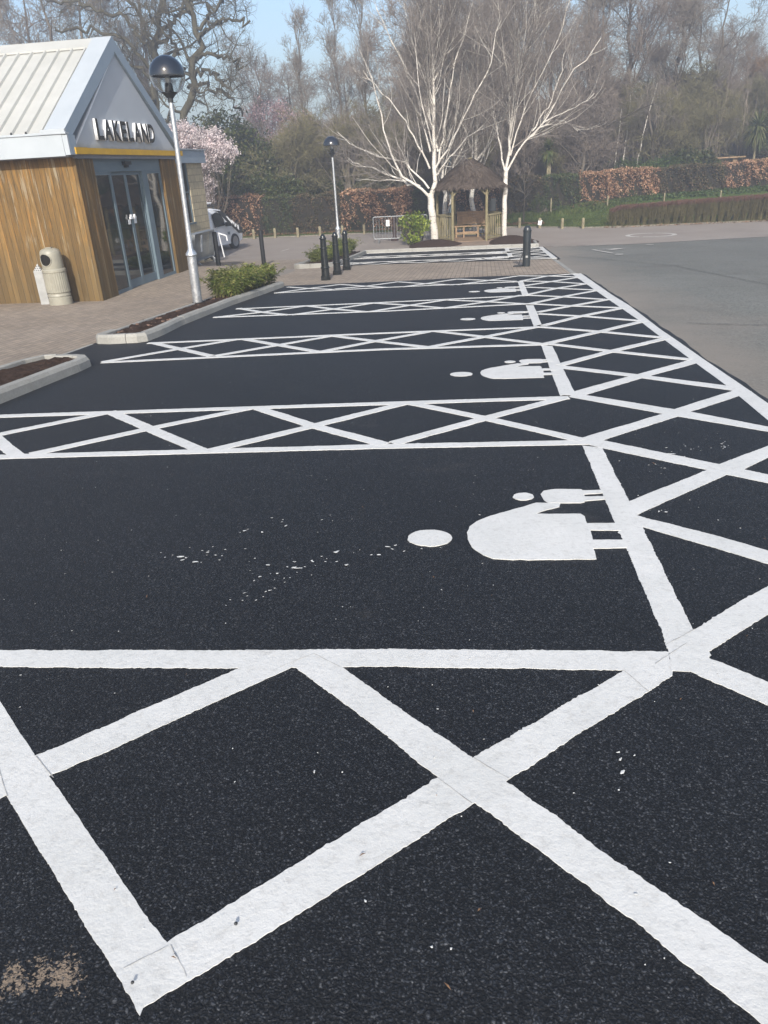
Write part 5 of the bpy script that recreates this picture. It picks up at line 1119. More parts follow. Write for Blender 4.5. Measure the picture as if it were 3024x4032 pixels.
# ================================================================== WOODLAND TREES (prototypes, copied)
def woodtree(seed, h, r, crown0, spread, up, mt, mc, m=(16, 9, 7, 4), ang1=(30, 60), name="bare_tree", stems=1, wob=.12, droop=0.0, trmin=.008):
    T = Tree(seed); rg = T.rg; L = []
    for s_ in range(stems):
        lean = rg.uniform(-.09, .09, 2)*h*(1 if stems == 1 else 1.6); n = 12
        path = [(s_*.25*rg.uniform(-1, 1), s_*.25*rg.uniform(-1, 1), -.3), (lean[0]*.3, lean[1]*.3, h*.35), (lean[0], lean[1], h)]
        L.append(T.trunk(path, r, .03, n=n, k=7, wob=.06*h/10, pw=.9))
    A = cat_paths(*L)
    b1 = T.kids(A, max(3, m[0]//stems), spread, big=True, k=5, n=9, t0=crown0, t1=.97, ang=ang1, wob=wob, up=up, rr=.45, rmin=.02, taper=.3)
    b2 = T.kids(b1, int(m[1]*1.15), spread*.48, n=6, t0=.2, ang=(25, 60), wob=wob*1.3, up=up*.8-droop, rr=.5, rmin=.012, taper=.4)
    b3 = T.kids(b2, int(m[2]*1.1), spread*.24, n=5, t0=.15, ang=(25, 60), wob=wob*1.6, up=up*.6-droop, rr=.6, rmin=trmin, taper=.6)
    if m[3]: b4 = T.kids(b3, m[3], spread*.12, n=3, t0=.2, ang=(20, 60), wob=.2, up=up*.4-droop, rr=.7, rmin=trmin*.8, taper=.8)
    return T, mt, mc
def place(proto, name, lab, cat, x, y, sc, rz, group, sx=1.0, zo=0.0):
    if isinstance(proto, tuple):
        T, mt, mc = proto; t = T.build(name, lab, cat, (0, 0, 0), mt, mc, group)
    else: t = copy_tree(proto)
    t["label"] = lab; t["category"] = cat; t["group"] = group; t.name = name
    t.location = (x, y, H(x, y)+zo); t.scale = (sc*sx, sc*sx, sc); t.rotation_euler = (0, 0, rz); return t
rgp = np.random.default_rng(77)
# (kind, x, y, scale, width, label)
GRP = "bare trees of the wood beyond the hedges"
PROTO = {
 'poplar': woodtree(101, 10.5, .10, .25, 2.4, .22, M['bark'], M['twiggrey'], (22, 8, 6, 3), (20, 38)),
 'ash': woodtree(102, 10, .17, .30, 3.4, .12, M['bark'], M['twig'], (16, 9, 7, 4), (30, 60)),
 'elm': woodtree(103, 9, .15, .22, 3.2, .10, M['bark'], M['twiggrey'], (18, 9, 7, 4), (35, 70), stems=2, wob=.16),
 'alder': woodtree(104, 8.5, .13, .15, 2.6, .06, M['bark'], M['twig'], (22, 10, 8, 4), (40, 75), wob=.18),
 'willow': woodtree(105, 5.2, .12, .12, 2.6, .12, M['bark'], M['twiggreen'], (20, 9, 7, 3), (35, 75), stems=4, wob=.14, droop=.14),
 'scrub': woodtree(106, 3.4, .05, .05, 1.7, .16, M['bark'], M['twig'], (26, 8, 7, 3), (20, 55), stems=5, wob=.14),
 'scrubgreen': woodtree(107, 3.0, .05, .05, 1.6, .14, M['bark'], M['twiggreen'], (26, 8, 7, 3), (20, 60), stems=5, wob=.16),
 'amber': woodtree(109, 4.6, .06, .05, 1.8, .22, M['bark'], M['twigamber'], (24, 8, 7, 3), (15, 45), stems=5, wob=.12),
 'limes': woodtree(108, 10, .16, .35, 3.0, .15, M['bark'], M['twiggrey'], (18, 9, 8, 4), (25, 55), wob=.15),
}
NAME = dict(poplar="slender_tree", ash="bare_tree", elm="bare_tree", alder="bare_tree", willow="spreading_shrub", scrub="bare_shrub", scrubgreen="bare_shrub", amber="amber_shrub", limes="bare_tree")
first = {}
def tree(kind, x, y, sc, lab, sx=1.0):
    p = first.get(kind, PROTO[kind]); t = place(p, NAME[kind], lab, "tree" if 'tree' in NAME[kind] else "shrub", x, y, sc, rgp.uniform(0, 6.28), GRP, sx)
    if kind not in first: first[kind] = t
    return t
for k, x, y, sc, sx, lab in [
  ('elm', -24.5, 48, 1.5, .95, "bare tree far left above the white roof"), ('ash', -23.0, 55, 1.55, .9, "taller bare tree rising behind the roof ridge at left"), ('alder', -27.5, 50, 1.6, .9, "dense bare tree at the very left edge above the roof"),
  ('alder', -13.2, 58, 1.0, 1.0, "round dark-twigged bare tree right of the oaks, against open sky"),
  ('poplar', -11.0, 50, .95, .9, "slender upright bare tree left above the far globe lamp"), ('poplar', -8.8, 52, 1.05, .9, "slender upright bare tree rising above the pink blossom"), ('poplar', -7.0, 50, 1.0, 1.0, "slender upright bare tree just right above the far lamp"),
  ('poplar', -5.0, 54, 1.1, 1.0, "slender upright bare tree behind the long left birch limb"), ('alder', -9.5, 60, 1.0, 1.0, "bushy bare tree low behind the slender trees"),
  ('limes', -2.2, 50, 1.1, 1.15, "tall dense purple-brown tree behind the large birch"), ('alder', -4.2, 47, 1.15, 1.0, "dark-twigged tree between slender trees and large birch"), ('ash', 0.5, 53, 1.15, 1.1, "tall bare tree behind the summer house"),
  ('alder', 2.2, 49, 1.05, 1.0, "dense bare tree behind the slender birch's left stems"), ('limes', 4.2, 52, 1.1, 1.1, "tall bare tree behind the slender birch's right limbs"), ('elm', 6.6, 51, 1.15, 1.0, "twin-stemmed bare tree right of the birches"),
  ('ash', 9.0, 53, 1.12, 1.1, "broad bare tree at the middle of the right-hand wood"), ('limes', 11.6, 54, 1.0, 1.1, "wide bare tree left of the rightmost open sky"), ('elm', 14.2, 56, .95, 1.1, "bare tree with open crown near the right skyline"),
  ('alder', 16.2, 60, .85, 1.0, "lower bare tree stepping down to the right skyline"), ('ash', 20, 75, .78, 1.2, "distant low bare tree at the right edge"), ('limes', 24, 78, .75, 1.3, "most distant bare tree at the right edge skyline"), ('alder', 22, 66, .72, 1.1, "low bare tree below the right skyline"),
  ('ash', -17, 62, 1.0, 1.1, "background bare tree seen through the oaks"), ('limes', 7.5, 62, 1.1, 1.2, "background bare tree behind the twin-stemmed one"), ('elm', 1.5, 64, 1.1, 1.2, "background bare tree far behind the summer house"), ('ash', -6, 66, 1.05, 1.2, "background bare tree far behind the slender trees"),
  ('limes', -1, 58, 1.1, 1.2, "background tree between large birch and summer house"), ('ash', 13, 66, .95, 1.2, "background bare tree behind the open-crowned one"), ('alder', 5.5, 47.5, .95, 1.0, "dark dense tree just above the dark hedge section"),
  ('amber', 18.6, 59, 1.1, 1.3, "amber-twigged bush low at the right edge under the skyline"), ('amber', 21.5, 61, 1.0, 1.3, "second amber-twigged bush at the far right margin"),
  ('willow', -10.6, 43.6, 1.0, 1.1, "spreading olive-twigged shrub behind the left hedge, left of the far lamp"), ('willow', -7.4, 43.8, 1.05, 1.15, "spreading olive-twigged shrub directly behind the far lamp"), ('willow', -13.2, 44.5, .85, 1.1, "low olive-twigged shrub beside the white blossom"),
  ('willow', -4.6, 44.5, .95, 1.1, "spreading olive-twigged shrub under the long birch limb"), ('willow', 10.2, 50.5, .9, 1.2, "mossy spreading shrub on the grass mound"), ('willow', 12.8, 49.6, .75, 1.1, "mossy low-branched shrub left of the log bench")]:
    tree(k, x, y, sc, lab, sx)
SL = ["brown thicket shrub {} the left hedge", "brown thicket shrub {} the summer house", "brown thicket shrub {} the right hedge"]
k = 0
words = ["leftmost behind", "second from left behind", "third from left behind", "fourth from left behind", "fifth from left behind", "sixth from left behind", "seventh from left behind", "eighth from left behind", "ninth from left behind"]
for i, x in enumerate(np.linspace(-15.5, -3.0, 9)): tree('scrub' if i % 3 else 'scrubgreen', x, 46.3+rgp.uniform(-.6, 1.2), 1.0+.25*rgp.random(), "thicket shrub in the front row, "+words[i]+" the left hedge", 1.15)
for i, x in enumerate(np.linspace(-1.6, 6.6, 7)): tree('scrub' if i % 3 != 1 else 'scrubgreen', x, 48.3+rgp.uniform(-.3, .9), 1.05+.3*rgp.random(), "thicket shrub in the front row, "+words[i]+" the summer house", 1.15)
for i, x in enumerate(np.linspace(8.0, 22.0, 9)): tree('scrubgreen' if i % 2 else 'scrub', x, 54.5+rgp.uniform(-.5, 2.0), .95+.4*rgp.random(), "thicket shrub on the bank, "+words[i]+" the right hedge", 1.3)

# far thicket: the wood closes into one mass of twigs low down
def thicket():
    rg = np.random.default_rng(9); N = 2600; x = rg.uniform(-42, 36, N); y = rg.uniform(52, 84, N)
    P = np.empty((N, 6, 3)); hgt = rg.uniform(2.4, 5.2, N); d = rg.normal(size=(N, 2))*.10
    for j in range(6): P[:, j, 0] = x+d[:, 0]*hgt*j/5+rg.normal(size=N)*.06; P[:, j, 1] = y+d[:, 1]*hgt*j/5; 
    z0 = np.array([H(a, b) for a, b in zip(x, y)])
    for j in range(6): P[:, j, 2] = z0-.1+hgt*j/5
    R = np.linspace(.04, .012, 6)[None]*np.ones((N, 1)); parts = [tubes_arrays(P, R, 3)]
    b = spawn(rg, P, R, 10, 1.3, n=4, t0=.05, ang=(25, 65), wob=.2, up=.15, rr=.5, rmin=.012); parts.append(tubes_arrays(*b, 3))
    b = spawn(rg, b[0], b[1], 4, .7, n=3, t0=.2, ang=(25, 65), wob=.2, up=.1, rr=.6, rmin=.009); parts.append(tubes_arrays(*b, 3))
    V, F = join(parts); tag(link("far_thicket", mesh_arrays("far_thicket", V, F, [M['twig']], smooth=False)), "tangled brown thicket closing the wood behind the trees", "thicket", kind='stuff')
thicket()

# ================================================================== EVERGREENS AND BLOSSOM
def leafy(name, lab, cat, base, blobs, n, size, mat, seed, twigs=True, aspect=.5, group=None, mt='bark', holes=.0, flat=0, nst=240):
    """leaf clumps spread through overlapping ellipsoids; blobs: (x,y,z,rx,ry,rz) relative to base"""
    rg = np.random.default_rng(seed); t = thing(name, lab, cat, base, 0, group); cl = []
    vol = np.array([b[3]*b[4]*b[5] for b in blobs])**.72; cnt = (vol/vol.sum()*n).astype(int)
    tips = []
    for b, c in zip(blobs, cnt):
        g = max(3, c//26); d = unit(rg.normal(size=(g, 3))); r = rg.random(g)**.30; ctr = d*r[:, None]*np.array(b[3:])*(1+.12*rg.normal(size=(g, 1)))+np.array(b[:3])
        tips.append(ctr); which = rg.integers(0, g, c); s = min(b[3:])*.17
        cl.append(ctr[which]+rg.normal(size=(c, 3))*s)
    P = np.concatenate(cl); tips = np.concatenate(tips)
    quads_obj("foliage", leaves(rg, P, size, aspect, flat), M[mat], t)
    if twigs:
        k = min(len(tips), nst); sel = tips[rg.choice(len(tips), k, False)]; root = np.array([[0, 0, 0.]])*np.ones((k, 1))+rg.normal(size=(k, 3))*[.12, .12, 0]
        mid = root*.4+sel*.6+rg.normal(size=(k, 3))*.15; mid[:, 2] = root[:, 2]*.5+sel[:, 2]*.5
        Pt = np.stack([root, (root+mid)/2+rg.normal(size=(k, 3))*.04, mid, sel], 1); Rt = np.array([.035, .022, .014, .006])[None]*np.ones((k, 1))
        V, F = tubes_arrays(Pt, Rt, 4); link("stems", mesh_arrays("stems", V, F, [M[mt]]), t)
    return t
g = lambda x, y: (x, y, H(x, y))
leafy("evergreen_tree", "dark broad-leaved evergreen behind the shop wing, under the oak", "tree", g(-14.6, 43.2), [(0, 0, 3.2, 2.2, 1.6, 2.4), (1.9, .2, 2.8, 1.8, 1.5, 2.1), (-1.6, .1, 3.0, 1.9, 1.5, 2.6), (.7, 0, 5.0, 1.4, 1.2, 1.0), (3.2, .3, 1.6, 1.5, 1.2, 1.4)], 26000, .17, 'everg', 41)
leafy("evergreen_shrub", "low dark evergreen behind the left copper hedge", "shrub", g(-10.9, 44.2), [(0, 0, 1.6, 2.1, 1.0, 1.2), (2.2, 0, 1.3, 1.5, 1, 1.0)], 9000, .15, 'everg', 42)
leafy("evergreen_shrub", "low dark evergreen behind the far lamp, above the hedge", "shrub", g(-6.8, 44.8), [(0, 0, 1.4, 2.3, 1.0, 1.1), (-2.0, 0, 1.2, 1.5, 1, .9)], 8000, .15, 'everg', 43)
leafy("laurel_shrub", "dark glossy laurel left of the log bench", "shrub", g(11.9, 49.3), [(0, 0, .9, 1.1, .8, .8), (1.0, 0, .7, .8, .7, .6)], 6000, .16, 'everg', 44)
leafy("evergreen_shrub", "olive evergreen on the right edge above the hedge", "shrub", g(17.5, 52), [(0, 0, 1.3, 1.8, 1.0, 1.2)], 6000, .16, 'everg', 45)
def blossom(lab, x, y, blobs, n, mat, seed, size=.11):
    return leafy("blossom_tree", lab, "tree", g(x, y), blobs, n, size, mat, seed, True, .8, nst=45)
blossom("white blossom tree beside the stone wing, behind the near lamp column", -13.3, 37.4, [(-.7, 0, 4.95, .9, .6, .4), (.1, 0, 4.5, 1.3, .8, .5), (1.0, 0, 3.95, .8, .6, .5), (.1, 0, 3.5, 1.0, .6, .45), (.25, 0, 2.6, .34, .4, .45), (.1, 0, 2.0, .26, .3, .4)], 19000, 'blossw', 51, .075)
leafy("evergreen_shrub", "dark shrub beneath the white blossom by the stone wing", "shrub", g(-11.6, 40.9), [(0, 0, 1.9, 1.3, .5, 1.0), (1.4, 0, 1.9, 1.0, .5, .8)], 8000, .14, 'everg', 46)
blossom("pink blossom tree between the oaks and the slender trees", -11.9, 47.5, [(-.6, 0, 6.0, 1.6, 1.0, .8), (.9, 0, 5.3, 1.6, 1.0, .8), (-1.2, 0, 4.2, 1.2, .9, .7), (.2, 0, 3.4, 1.3, .9, .8), (1.5, 0, 4.0, 1.1, .8, .7)], 9500, 'blossp', 52, .075)
# yellow-green shrub by the lone barrier
leafy("rhododendron_shrub", "yellow-green glossy shrub between the lone barrier and the large birch", "shrub", g(-2.85, 32.0), [(0, 0, .62, .55, .5, .5), (.38, .1, .85, .45, .4, .42), (-.25, .1, .9, .32, .3, .25), (.1, -.3, .3, .4, .3, .25)], 1500, .15, 'rhodo', 53, True, .42)

# bamboo clumps: thousands of narrow blades on arching canes
def bamboo(lab, x, y, L, W, hgt, n, seed):
    rg = np.random.default_rng(seed); t = thing("bamboo_clump", lab, "bamboo", (x, y, H(x, y)+.08), 0, "dwarf bamboo clumps in the beds")
    slope = SY if y < 26 else -.02
    N = n; bx = rg.uniform(-W, W, N)*.8; by = rg.uniform(-L, L, N); k = 6; P = np.empty((N, k, 3)); d = rg.normal(size=(N, 2))*.22+np.stack([bx/W*.22, by/L*.08], 1); hh = hgt*(.55+.5*rg.random(N))*(1-.35*np.abs(by/L)**3)*(.86+.18*np.sin(by*3.1+seed))
    for j in range(k): f = j/(k-1); P[:, j, 0] = bx+d[:, 0]*hh*f**1.6*1.3; P[:, j, 1] = by+d[:, 1]*hh*f**1.6*1.3; P[:, j, 2] = by*slope+hh*(f-.14*f**3)
    R = np.linspace(.005, .002, k)[None]*np.ones((N, 1)); V, F = tubes_arrays(P, R, 3); link("canes", mesh_arrays("canes", V, F, [M['canes']]), t)
    m = 26; par = np.repeat(np.arange(N), m); s = (.25+.75*rg.random(N*m)**.7)*(k-1); i = np.minimum(s.astype(int), k-2); f = (s-i)[:, None]; c = P[par, i]*(1-f)+P[par, i+1]*f
    dr = unit(rg.normal(size=(N*m, 3))*[1, 1, .45]+[0, 0, .12]); side = unit(np.cross(dr, rg.normal(size=(N*m, 3)))); Lf = (.07+.07*rg.random(N*m))[:, None]; wd = .0085
    Q = np.stack([c, c+dr*Lf*.45+side*wd, c+dr*Lf+np.array([0, 0, -.02]), c+dr*Lf*.45-side*wd], 1); quads_obj("foliage", Q, M['bamboo'], t)
M['canes'] = simple("bamboo canes", (.20, .17, .06), (.13, .12, .04), 5, .7)
bamboo("bushy green bamboo filling the far half of the near bed", -4.88, 15.2, 1.35, .30, .60, 620, 61)
bamboo("bamboo clump left of the lamp column on the far island", -4.98, 24.3, 1.15, .28, .55, 420, 62)
bamboo("bamboo clump right of the lamp column on the far island", -4.95, 27.1, .95, .28, .62, 360, 63)

# ================================================================== HEDGES: separate clipped sections
def hedge(name, lab, x0, x1, y0, y1, th, htop, mat, seed, n, size=.085, group="clipped hedge sections behind the car park", topw=.05, inner='darktwig', foot=True):
    rg = np.random.default_rng(seed); cx, cy = (x0+x1)/2, (y0+y1)/2; t = thing(name, lab, "hedge", (cx, cy, H(cx, cy)), 0, group)
    Lx = math.hypot(x1-x0, y1-y0); ux, uy = (x1-x0)/Lx, (y1-y0)/Lx; m = max(6, int(Lx/.25))
    def top(s): return htop(s) + topw*math.sin(s*2.3+seed)+topw*.6*math.sin(s*6.1+seed*2)-.10*max(0, 1-min(s, Lx-s)/.35)
    mb = MB(); V = []; F = []
    for i in range(m+1):
        s = Lx*i/m; bx = x0+ux*s; by = y0+uy*s; zt = top(s)-.10
        for o_, z in ((-.5, None), (-.5, 0), (-.42, 1), (.42, 1), (.5, 0), (.5, None)):
            oo = o_*th*.86+rg.normal()*.02; X = bx-uy*oo; Y = by+ux*oo
            zz = H(X, Y)-.05 if z is None else (zt-.12 if z == 0 else zt)+rg.normal()*.02
            V.append((X-cx, Y-cy, zz-H(cx, cy)))
    k = 6; F = [(i*k+j, i*k+j+1, (i+1)*k+j+1, (i+1)*k+j) for i in range(m) for j in range(k-1)]
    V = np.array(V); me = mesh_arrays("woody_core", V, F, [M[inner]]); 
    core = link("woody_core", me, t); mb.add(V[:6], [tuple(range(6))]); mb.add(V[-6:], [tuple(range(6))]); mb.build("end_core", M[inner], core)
    s = rg.random(n)*Lx; u_ = rg.random(n); zt = np.array([top(a) for a in s]); bx = x0+ux*s; by = y0+uy*s; zb = np.array([H(a, b) for a, b in zip(bx, by)])
    face = rg.random(n); bump_ = .09*np.sin(s*3.3+u_*5)+.07*np.sin(s*7.7+seed+u_*9)+.06*np.sin(s*15+u_*7)
    oo = np.where(face < .58, -th/2-bump_, np.where(face < .72, th/2+bump_, rg.uniform(-.5, .5, n)*th)); z = np.where(face < .72, zb+(zt-zb)*u_, zt+.02*rg.normal(size=n))
    e = face > .94; s = np.where(e, rg.choice([0., 1.], n)*Lx, s); bx = x0+ux*s; by = y0+uy*s; z = np.where(e, zb+(zt-zb)*u_, z)
    oo = oo+rg.normal(size=n)*.05; c = np.stack([bx-uy*oo-cx, by+ux*oo-cy, z-H(cx, cy)+rg.normal(size=n)*.03], 1)
    keep = rg.random(n) < .42+.58*(np.sin(s*4.1+seed+2*np.sin(u_*6))*np.sin(u_*8+s*1.7) > -.35); c = c[keep]; us = u_[keep]; sk = s[keep]
    gr = (rg.random(len(c)) < np.clip(.75-us*2.2+.35*np.sin(sk*1.9+seed), 0, .9)) if mat == 'beech' and foot else np.zeros(len(c), bool)
    quads_obj("foliage", leaves(rg, c[~gr], size, .62), M[mat], t)
    if gr.any(): quads_obj("climbing_ivy", leaves(rg, c[gr], size, .7), M['hgreen'], t)
    return t
tz = lambda z: (lambda s: z)
HY = 40.45
for nm, lab, x0, x1, z, mat, n in [
  ("beech_hedge", "copper beech section furthest left, beside and behind the white van", -20, -11.35, .47, 'beech', 15000),
  ("mixed_hedge", "dark green hedge section just right of the van", -11.35, -9.75, .40, 'hgreen', 3600),
  ("beech_hedge", "narrow brown-and-green hedge section near the left posts", -9.75, -8.8, .37, 'hmix', 2400),
  ("mixed_hedge", "dull green-brown clipped hedge section left of the far lamp", -8.8, -7.2, .38, 'hmix', 3800),
  ("beech_hedge", "copper brown hedge section behind the far lamp column", -7.2, -3.55, .45, 'beech', 9000),
  ("mixed_hedge", "dark green hedge section behind the large birch trunk", -3.55, -2.2, .40, 'hgreen', 3600)]:
    hedge(nm, lab, x0, x1, HY, HY+(.0), 1.0, tz(z), mat, int(abs(x0)*7), n)
# the dark openings of these sections show below: right-hand run climbs the bank
for nm, lab, p, q, z0_, z1_, mat, n in [
  ("beech_hedge", "brown beech hedge section seen through the summer house", (-2.2, 42.2), (.6, 43.5), .45, .55, 'beech', 5500),
  ("mixed_hedge", "brown-green hedge section between summer house and right birch", (.6, 43.5), (1.5, 44), .55, .58, 'hmix', 2400),
  ("beech_hedge", "faded beech hedge section just right of the right birch", (1.5, 44), (3.1, 44.6), .60, .62, 'hmix', 4200),
  ("mixed_hedge", "dark green hedge section above the grass behind the thin sapling", (3.1, 44.6), (5.15, 45), .58, .62, 'hgreen', 5200),
  ("beech_hedge", "brightest copper beech section in the middle of the right-hand hedge", (5.15, 45), (9.35, 45.1), .66, .76, 'beech', 12000),
  ("mixed_hedge", "smooth dark clipped section between two copper ones on the right", (9.35, 45.1), (12.7, 45.2), .73, .77, 'hmix', 9500),
  ("beech_hedge", "copper beech section at the right edge of the picture", (12.7, 45.2), (20, 45.4), .80, .86, 'beech', 12000)]:
    L_ = math.hypot(q[0]-p[0], q[1]-p[1]); hedge(nm, lab, p[0], q[0], p[1], q[1], 1.0, (lambda s, a=z0_, b=z1_, L_=L_: a+(b-a)*s/L_), mat, int(abs(p[0])*11+3), n, topw=.035)
def low_hedge():
    """leggy clipped hedge: olive stems below, purple-red tips on top"""
    rg = np.random.default_rng(15); x0, x1, y0 = 5.75, 17.5, 37.15; t = thing("low_hedge", "long low leggy hedge with purple-red top along the road at right", "hedge", ((x0+x1)/2, y0, H(9, y0))); b = np.array([(x0+x1)/2, y0, H(9, y0)])
    N = 3000; x = rg.uniform(x0, x1, N); yy = y0+rg.uniform(-.48, .48, N)-.035*(x-x0)*0; h = np.interp(x, [5.75, 6.2, 8.5, 12.5, 17], [.70, .86, .95, 1.06, 1.1])*(.92+.1*rg.random(N)); k = 6
    cl = np.round(x/.33)*.33*.6+x*.4+rg.normal(size=N)*.05; P = np.empty((N, k, 3)); z0 = np.array([H(a, c) for a, c in zip(x, yy)])
    for j in range(k): f = j/(k-1); P[:, j, 0] = cl*(1-f)**1.5+x*(1-(1-f)**1.5)+rg.normal(size=N)*.012; P[:, j, 1] = y0+(yy-y0)*(.35+.65*f); P[:, j, 2] = z0+h*f
    R = np.linspace(.008, .0035, k)[None]*np.ones((N, 1)); low = [tubes_arrays(P-b, R, 3)]
    c1 = spawn(rg, P, R, 5, .30, n=4, t0=.2, t1=.75, ang=(15, 50), wob=.25, up=.18, rr=.8, rmin=.0035, taper=.7); low.append(tubes_arrays(c1[0]-b, c1[1], 3))
    V, F = join(low); link("stems", mesh_arrays("stems", V, F, [M['olivetwig']], smooth=False), t)
    c2 = spawn(rg, P, R, 9, .13, n=4, t0=.86, t1=1, ang=(15, 60), wob=.3, up=.05, rr=.9, rmin=.004, taper=.7)
    P2 = c2[0].copy(); lim = (z0+h)[np.repeat(np.arange(N), 9)][:, None]; P2[:, :, 2] = np.minimum(P2[:, :, 2], lim+.01+.03*rg.random(lim.shape)); V, F = tubes_arrays(P2-b, c2[1], 3); link("purple_top", mesh_arrays("purple_top", V, F, [M['redtwig']], smooth=False), t)
    # dead leaves caught at the foot
    n = 1800; c = np.stack([rg.uniform(x0-.3, x1, n), y0-.55+.25*rg.normal(size=n), np.zeros(n)], 1); c[:, 2] = [H(a, d)+.03 for a, d in zip(c[:, 0], c[:, 1])]
    o = quads_obj("fallen_leaves", leaves(rg, c, .06, .7, .7), M['litter']); tag(o, kind='stuff')
low_hedge()
# ground cover: grass tufts and ivy on the bank (nobody could count them)
def cover(name, n, xr, yr, size, mat, seed, up=True, cond=None, asp=.18):
    rg = np.random.default_rng(seed); x = rg.uniform(*xr, n); y = rg.uniform(*yr, n)
    if cond: k = cond(x, y, rg); x, y = x[k], y[k]
    z = np.array([H(a, b) for a, b in zip(x, y)])+.03; n = len(x); c = np.stack([x, y, z], 1)
    if up:
        d = unit(rg.normal(size=(n, 3))*[.35, .35, .1]+[0, 0, 1]); e = unit(np.cross(d, rg.normal(size=(n, 3)))); s = size*(.6+.8*rg.random(n))[:, None]
        Q = np.stack([c-e*s*asp, c+e*s*asp, c+d*s+e*s*asp*.3, c+d*s-e*s*asp*.3], 1)
    else: c[:, 2] += rg.random(n)*size*1.2; Q = leaves(rg, c, size, .8, .3)
    tag(quads_obj(name, Q, M[mat]), kind='stuff')
yb = lambda x: np.interp(x, [-14, -6, 1.5, 3, 4.6, 6, 12.5, 30], [39.05, 38.9, 39.05, 38.15, 37.05, 36.7, 38.0, 38])
cover("grass", 42000, (-13, 9), (37, 42.5), .055, 'gblade', 71, cond=lambda x, y, r: y > yb(x)+.05)
cover("grass", 9000, (0, 8), (42, 44.5), .13, 'gblade', 72, cond=lambda x, y, r: r.random(len(x)) < np.clip((y-41.5)/3, 0, 1))
cover("ivy", 14000, (2.5, 15), (43.4, 45.0), .11, 'ivy', 73, False, cond=lambda x, y, r: r.random(len(x)) < np.clip((y-43.0)/1.2, 0, 1)*(.4+.6*(np.sin(x*1.7)*.5+.5)))
cover("fallen_leaves", 5000, (-14, 3), (39.3, 40.2), .07, 'litter', 74, False, cond=lambda x, y, r: r.random(len(x)) < .8)
cover("fallen_leaves", 2500, (4.6, 6.5), (43.6, 44.6), .09, 'litter', 75, False)
# sapling and loose evergreen sprays on the verge
T = Tree(81); pr = T.trunk([(2.0, 40.3, -1.5), (2.02, 40.3, -.4), (1.98, 40.35, 1.1), (2.05, 40.3, 2.2)], .035, .012, n=9, k=6, wob=.02)
k1 = T.kids(pr, 16, .8, n=6, t0=.3, ang=(30, 65), wob=.12, up=.05, rr=.5, rmin=.007); k2 = T.kids(k1, 6, .35, n=4, ang=(25, 60), wob=.2, up=.05, rr=.6, rmin=.005)
T.build("sapling", "thin grey bare sapling on the verge right of the right-hand birch", "tree", (2.0, 40.3, H(2.0, 40.3)), M['bark'], M['twiggrey'])
leafy("conifer_shrub", "loose light green feathery shrub on the bank behind the sapling", "shrub", g(3.0, 43.2), [(0, 0, .45, .5, .4, .45), (.6, 0, .3, .45, .35, .3)], 1600, .10, 'rhodo' if False else 'ivy', 82, True, .25)
# white-stemmed young birches on the right bank
for i, (x, y, tx, h_) in enumerate([(9.0, 50.6, .9, 5.0), (7.9, 50.8, .15, 3.8), (8.5, 51.2, .05, 4.4)]):
    T = Tree(90+i); z = H(x, y); pr = T.trunk([(x, y, z-.1), (x+tx*.35, y, z+h_*.4), (x+tx, y, z+h_)], .045, .015, n=10, k=7, wob=.04)
    a = T.kids(pr, 14, 1.1, n=7, t0=.3, ang=(20, 50), wob=.14, up=.1, rr=.5, rmin=.008); T.kids(a, 7, .5, n=4, ang=(20, 60), wob=.2, up=.0, rr=.6, rmin=.006)
    T.build("young_birch", ["pale leaning young birch on the bank, rightmost of three", "pale young birch on the bank, leftmost and shortest of three", "pale upright young birch on the bank, middle of three"][i], "tree", (x, y, z), M['birch'], M['twig'], "pale young birches on the bank")
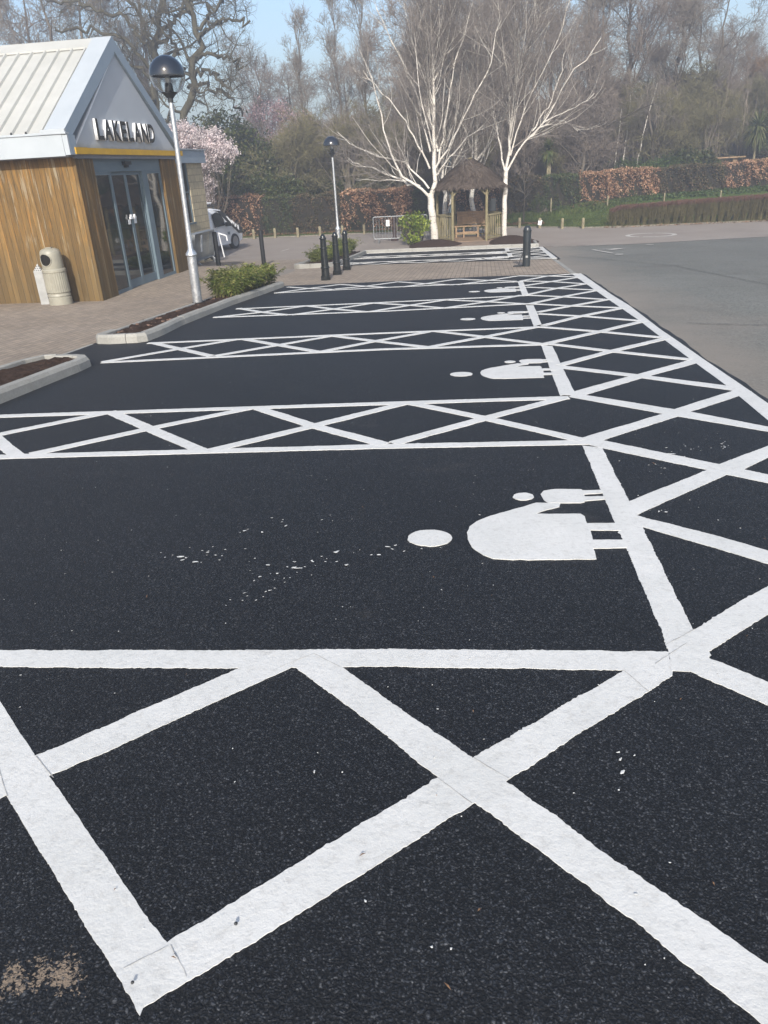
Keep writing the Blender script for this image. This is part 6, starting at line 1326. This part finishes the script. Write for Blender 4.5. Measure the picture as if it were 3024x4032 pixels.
# cabbage palms: crown of sword leaves, dead skirt hanging
def palm(lab, x, y, h_, rcrown, seed, n=170):
    rg = np.random.default_rng(seed); z = H(x, y); t = thing("cabbage_palm", lab, "palm", (x, y, z), 0, "cabbage palms on the bank")
    mb = MB()
    for i in range(2 if rcrown < 1 else 1): mb.tube([(.12*i, 0, -.1), (.12*i+.03, 0, h_*.5), (.1*i, 0, h_)], [.075, .06, .07], 8)
    mb.build("trunk", M['post'], t, smooth=True); Q = []
    a = rg.random(n)*6.283; el = rg.uniform(-1.35, 1.2, n); L = rcrown*(.7+.5*rg.random(n))
    d = np.stack([np.cos(a)*np.cos(el), np.sin(a)*np.cos(el), np.sin(el)], 1); s = unit(np.cross(d, [0, 0, 1.])); c = np.array([0.05, 0, h_]); w_ = .034
    p0 = c+d*.05; p1 = c+d*L[:, None]*.55; p2 = c+d*L[:, None]; p2[:, 2] -= .28*L*np.cos(el); p1[:, 2] -= .04*L
    Q = np.concatenate([np.stack([p0-s*w_*.6, p0+s*w_*.6, p1+s*w_, p1-s*w_], 1), np.stack([p1-s*w_, p1+s*w_, p2+s*w_*.1, p2-s*w_*.1], 1)])
    quads_obj("leaves", Q, M['palm'], t)
palm("small cabbage palm with pale double trunk above the dark hedge", 3.55, 46.4, 1.9-H(3.55, 46.4), .72, 91, 260)
palm("large cabbage palm at the right edge above the copper hedge", 15.65, 50, 2.35, 1.15, 92, 260)
# clipped green mound behind the right-hand hedge
leafy("clipped_mound", "long smooth mossy green mound behind the bright copper hedge", "shrub", (8.6, 49.0, .35), [(0, 0, 0, 2.4, .9, .78), (1.9, 0, 0, 1.8, .9, .82)], 16000, .09, 'mossy' if 'mossy' in M else 'ivy', 93, False, .7)

# ================================================================== AIR
def haze():
    mb = MB(); mb.box(-420, 420, -70, 520, -4.5, 16.5); o = mb.build("haze", bpy.data.materials.new("haze air")); m = o.data.materials[0]; m.use_nodes = True; t = m.node_tree; t.nodes.clear()
    out = t.nodes.new("ShaderNodeOutputMaterial"); v = t.nodes.new("ShaderNodeVolumePrincipled"); v.inputs["Color"].default_value = (.86, .90, .98, 1); v.inputs["Density"].default_value = HAZE; v.inputs["Anisotropy"].default_value = .3
    t.links.new(v.outputs[0], out.inputs["Volume"]); tag(o, kind='stuff')
HAZE = 0.0055
if HAZE > 0: haze()
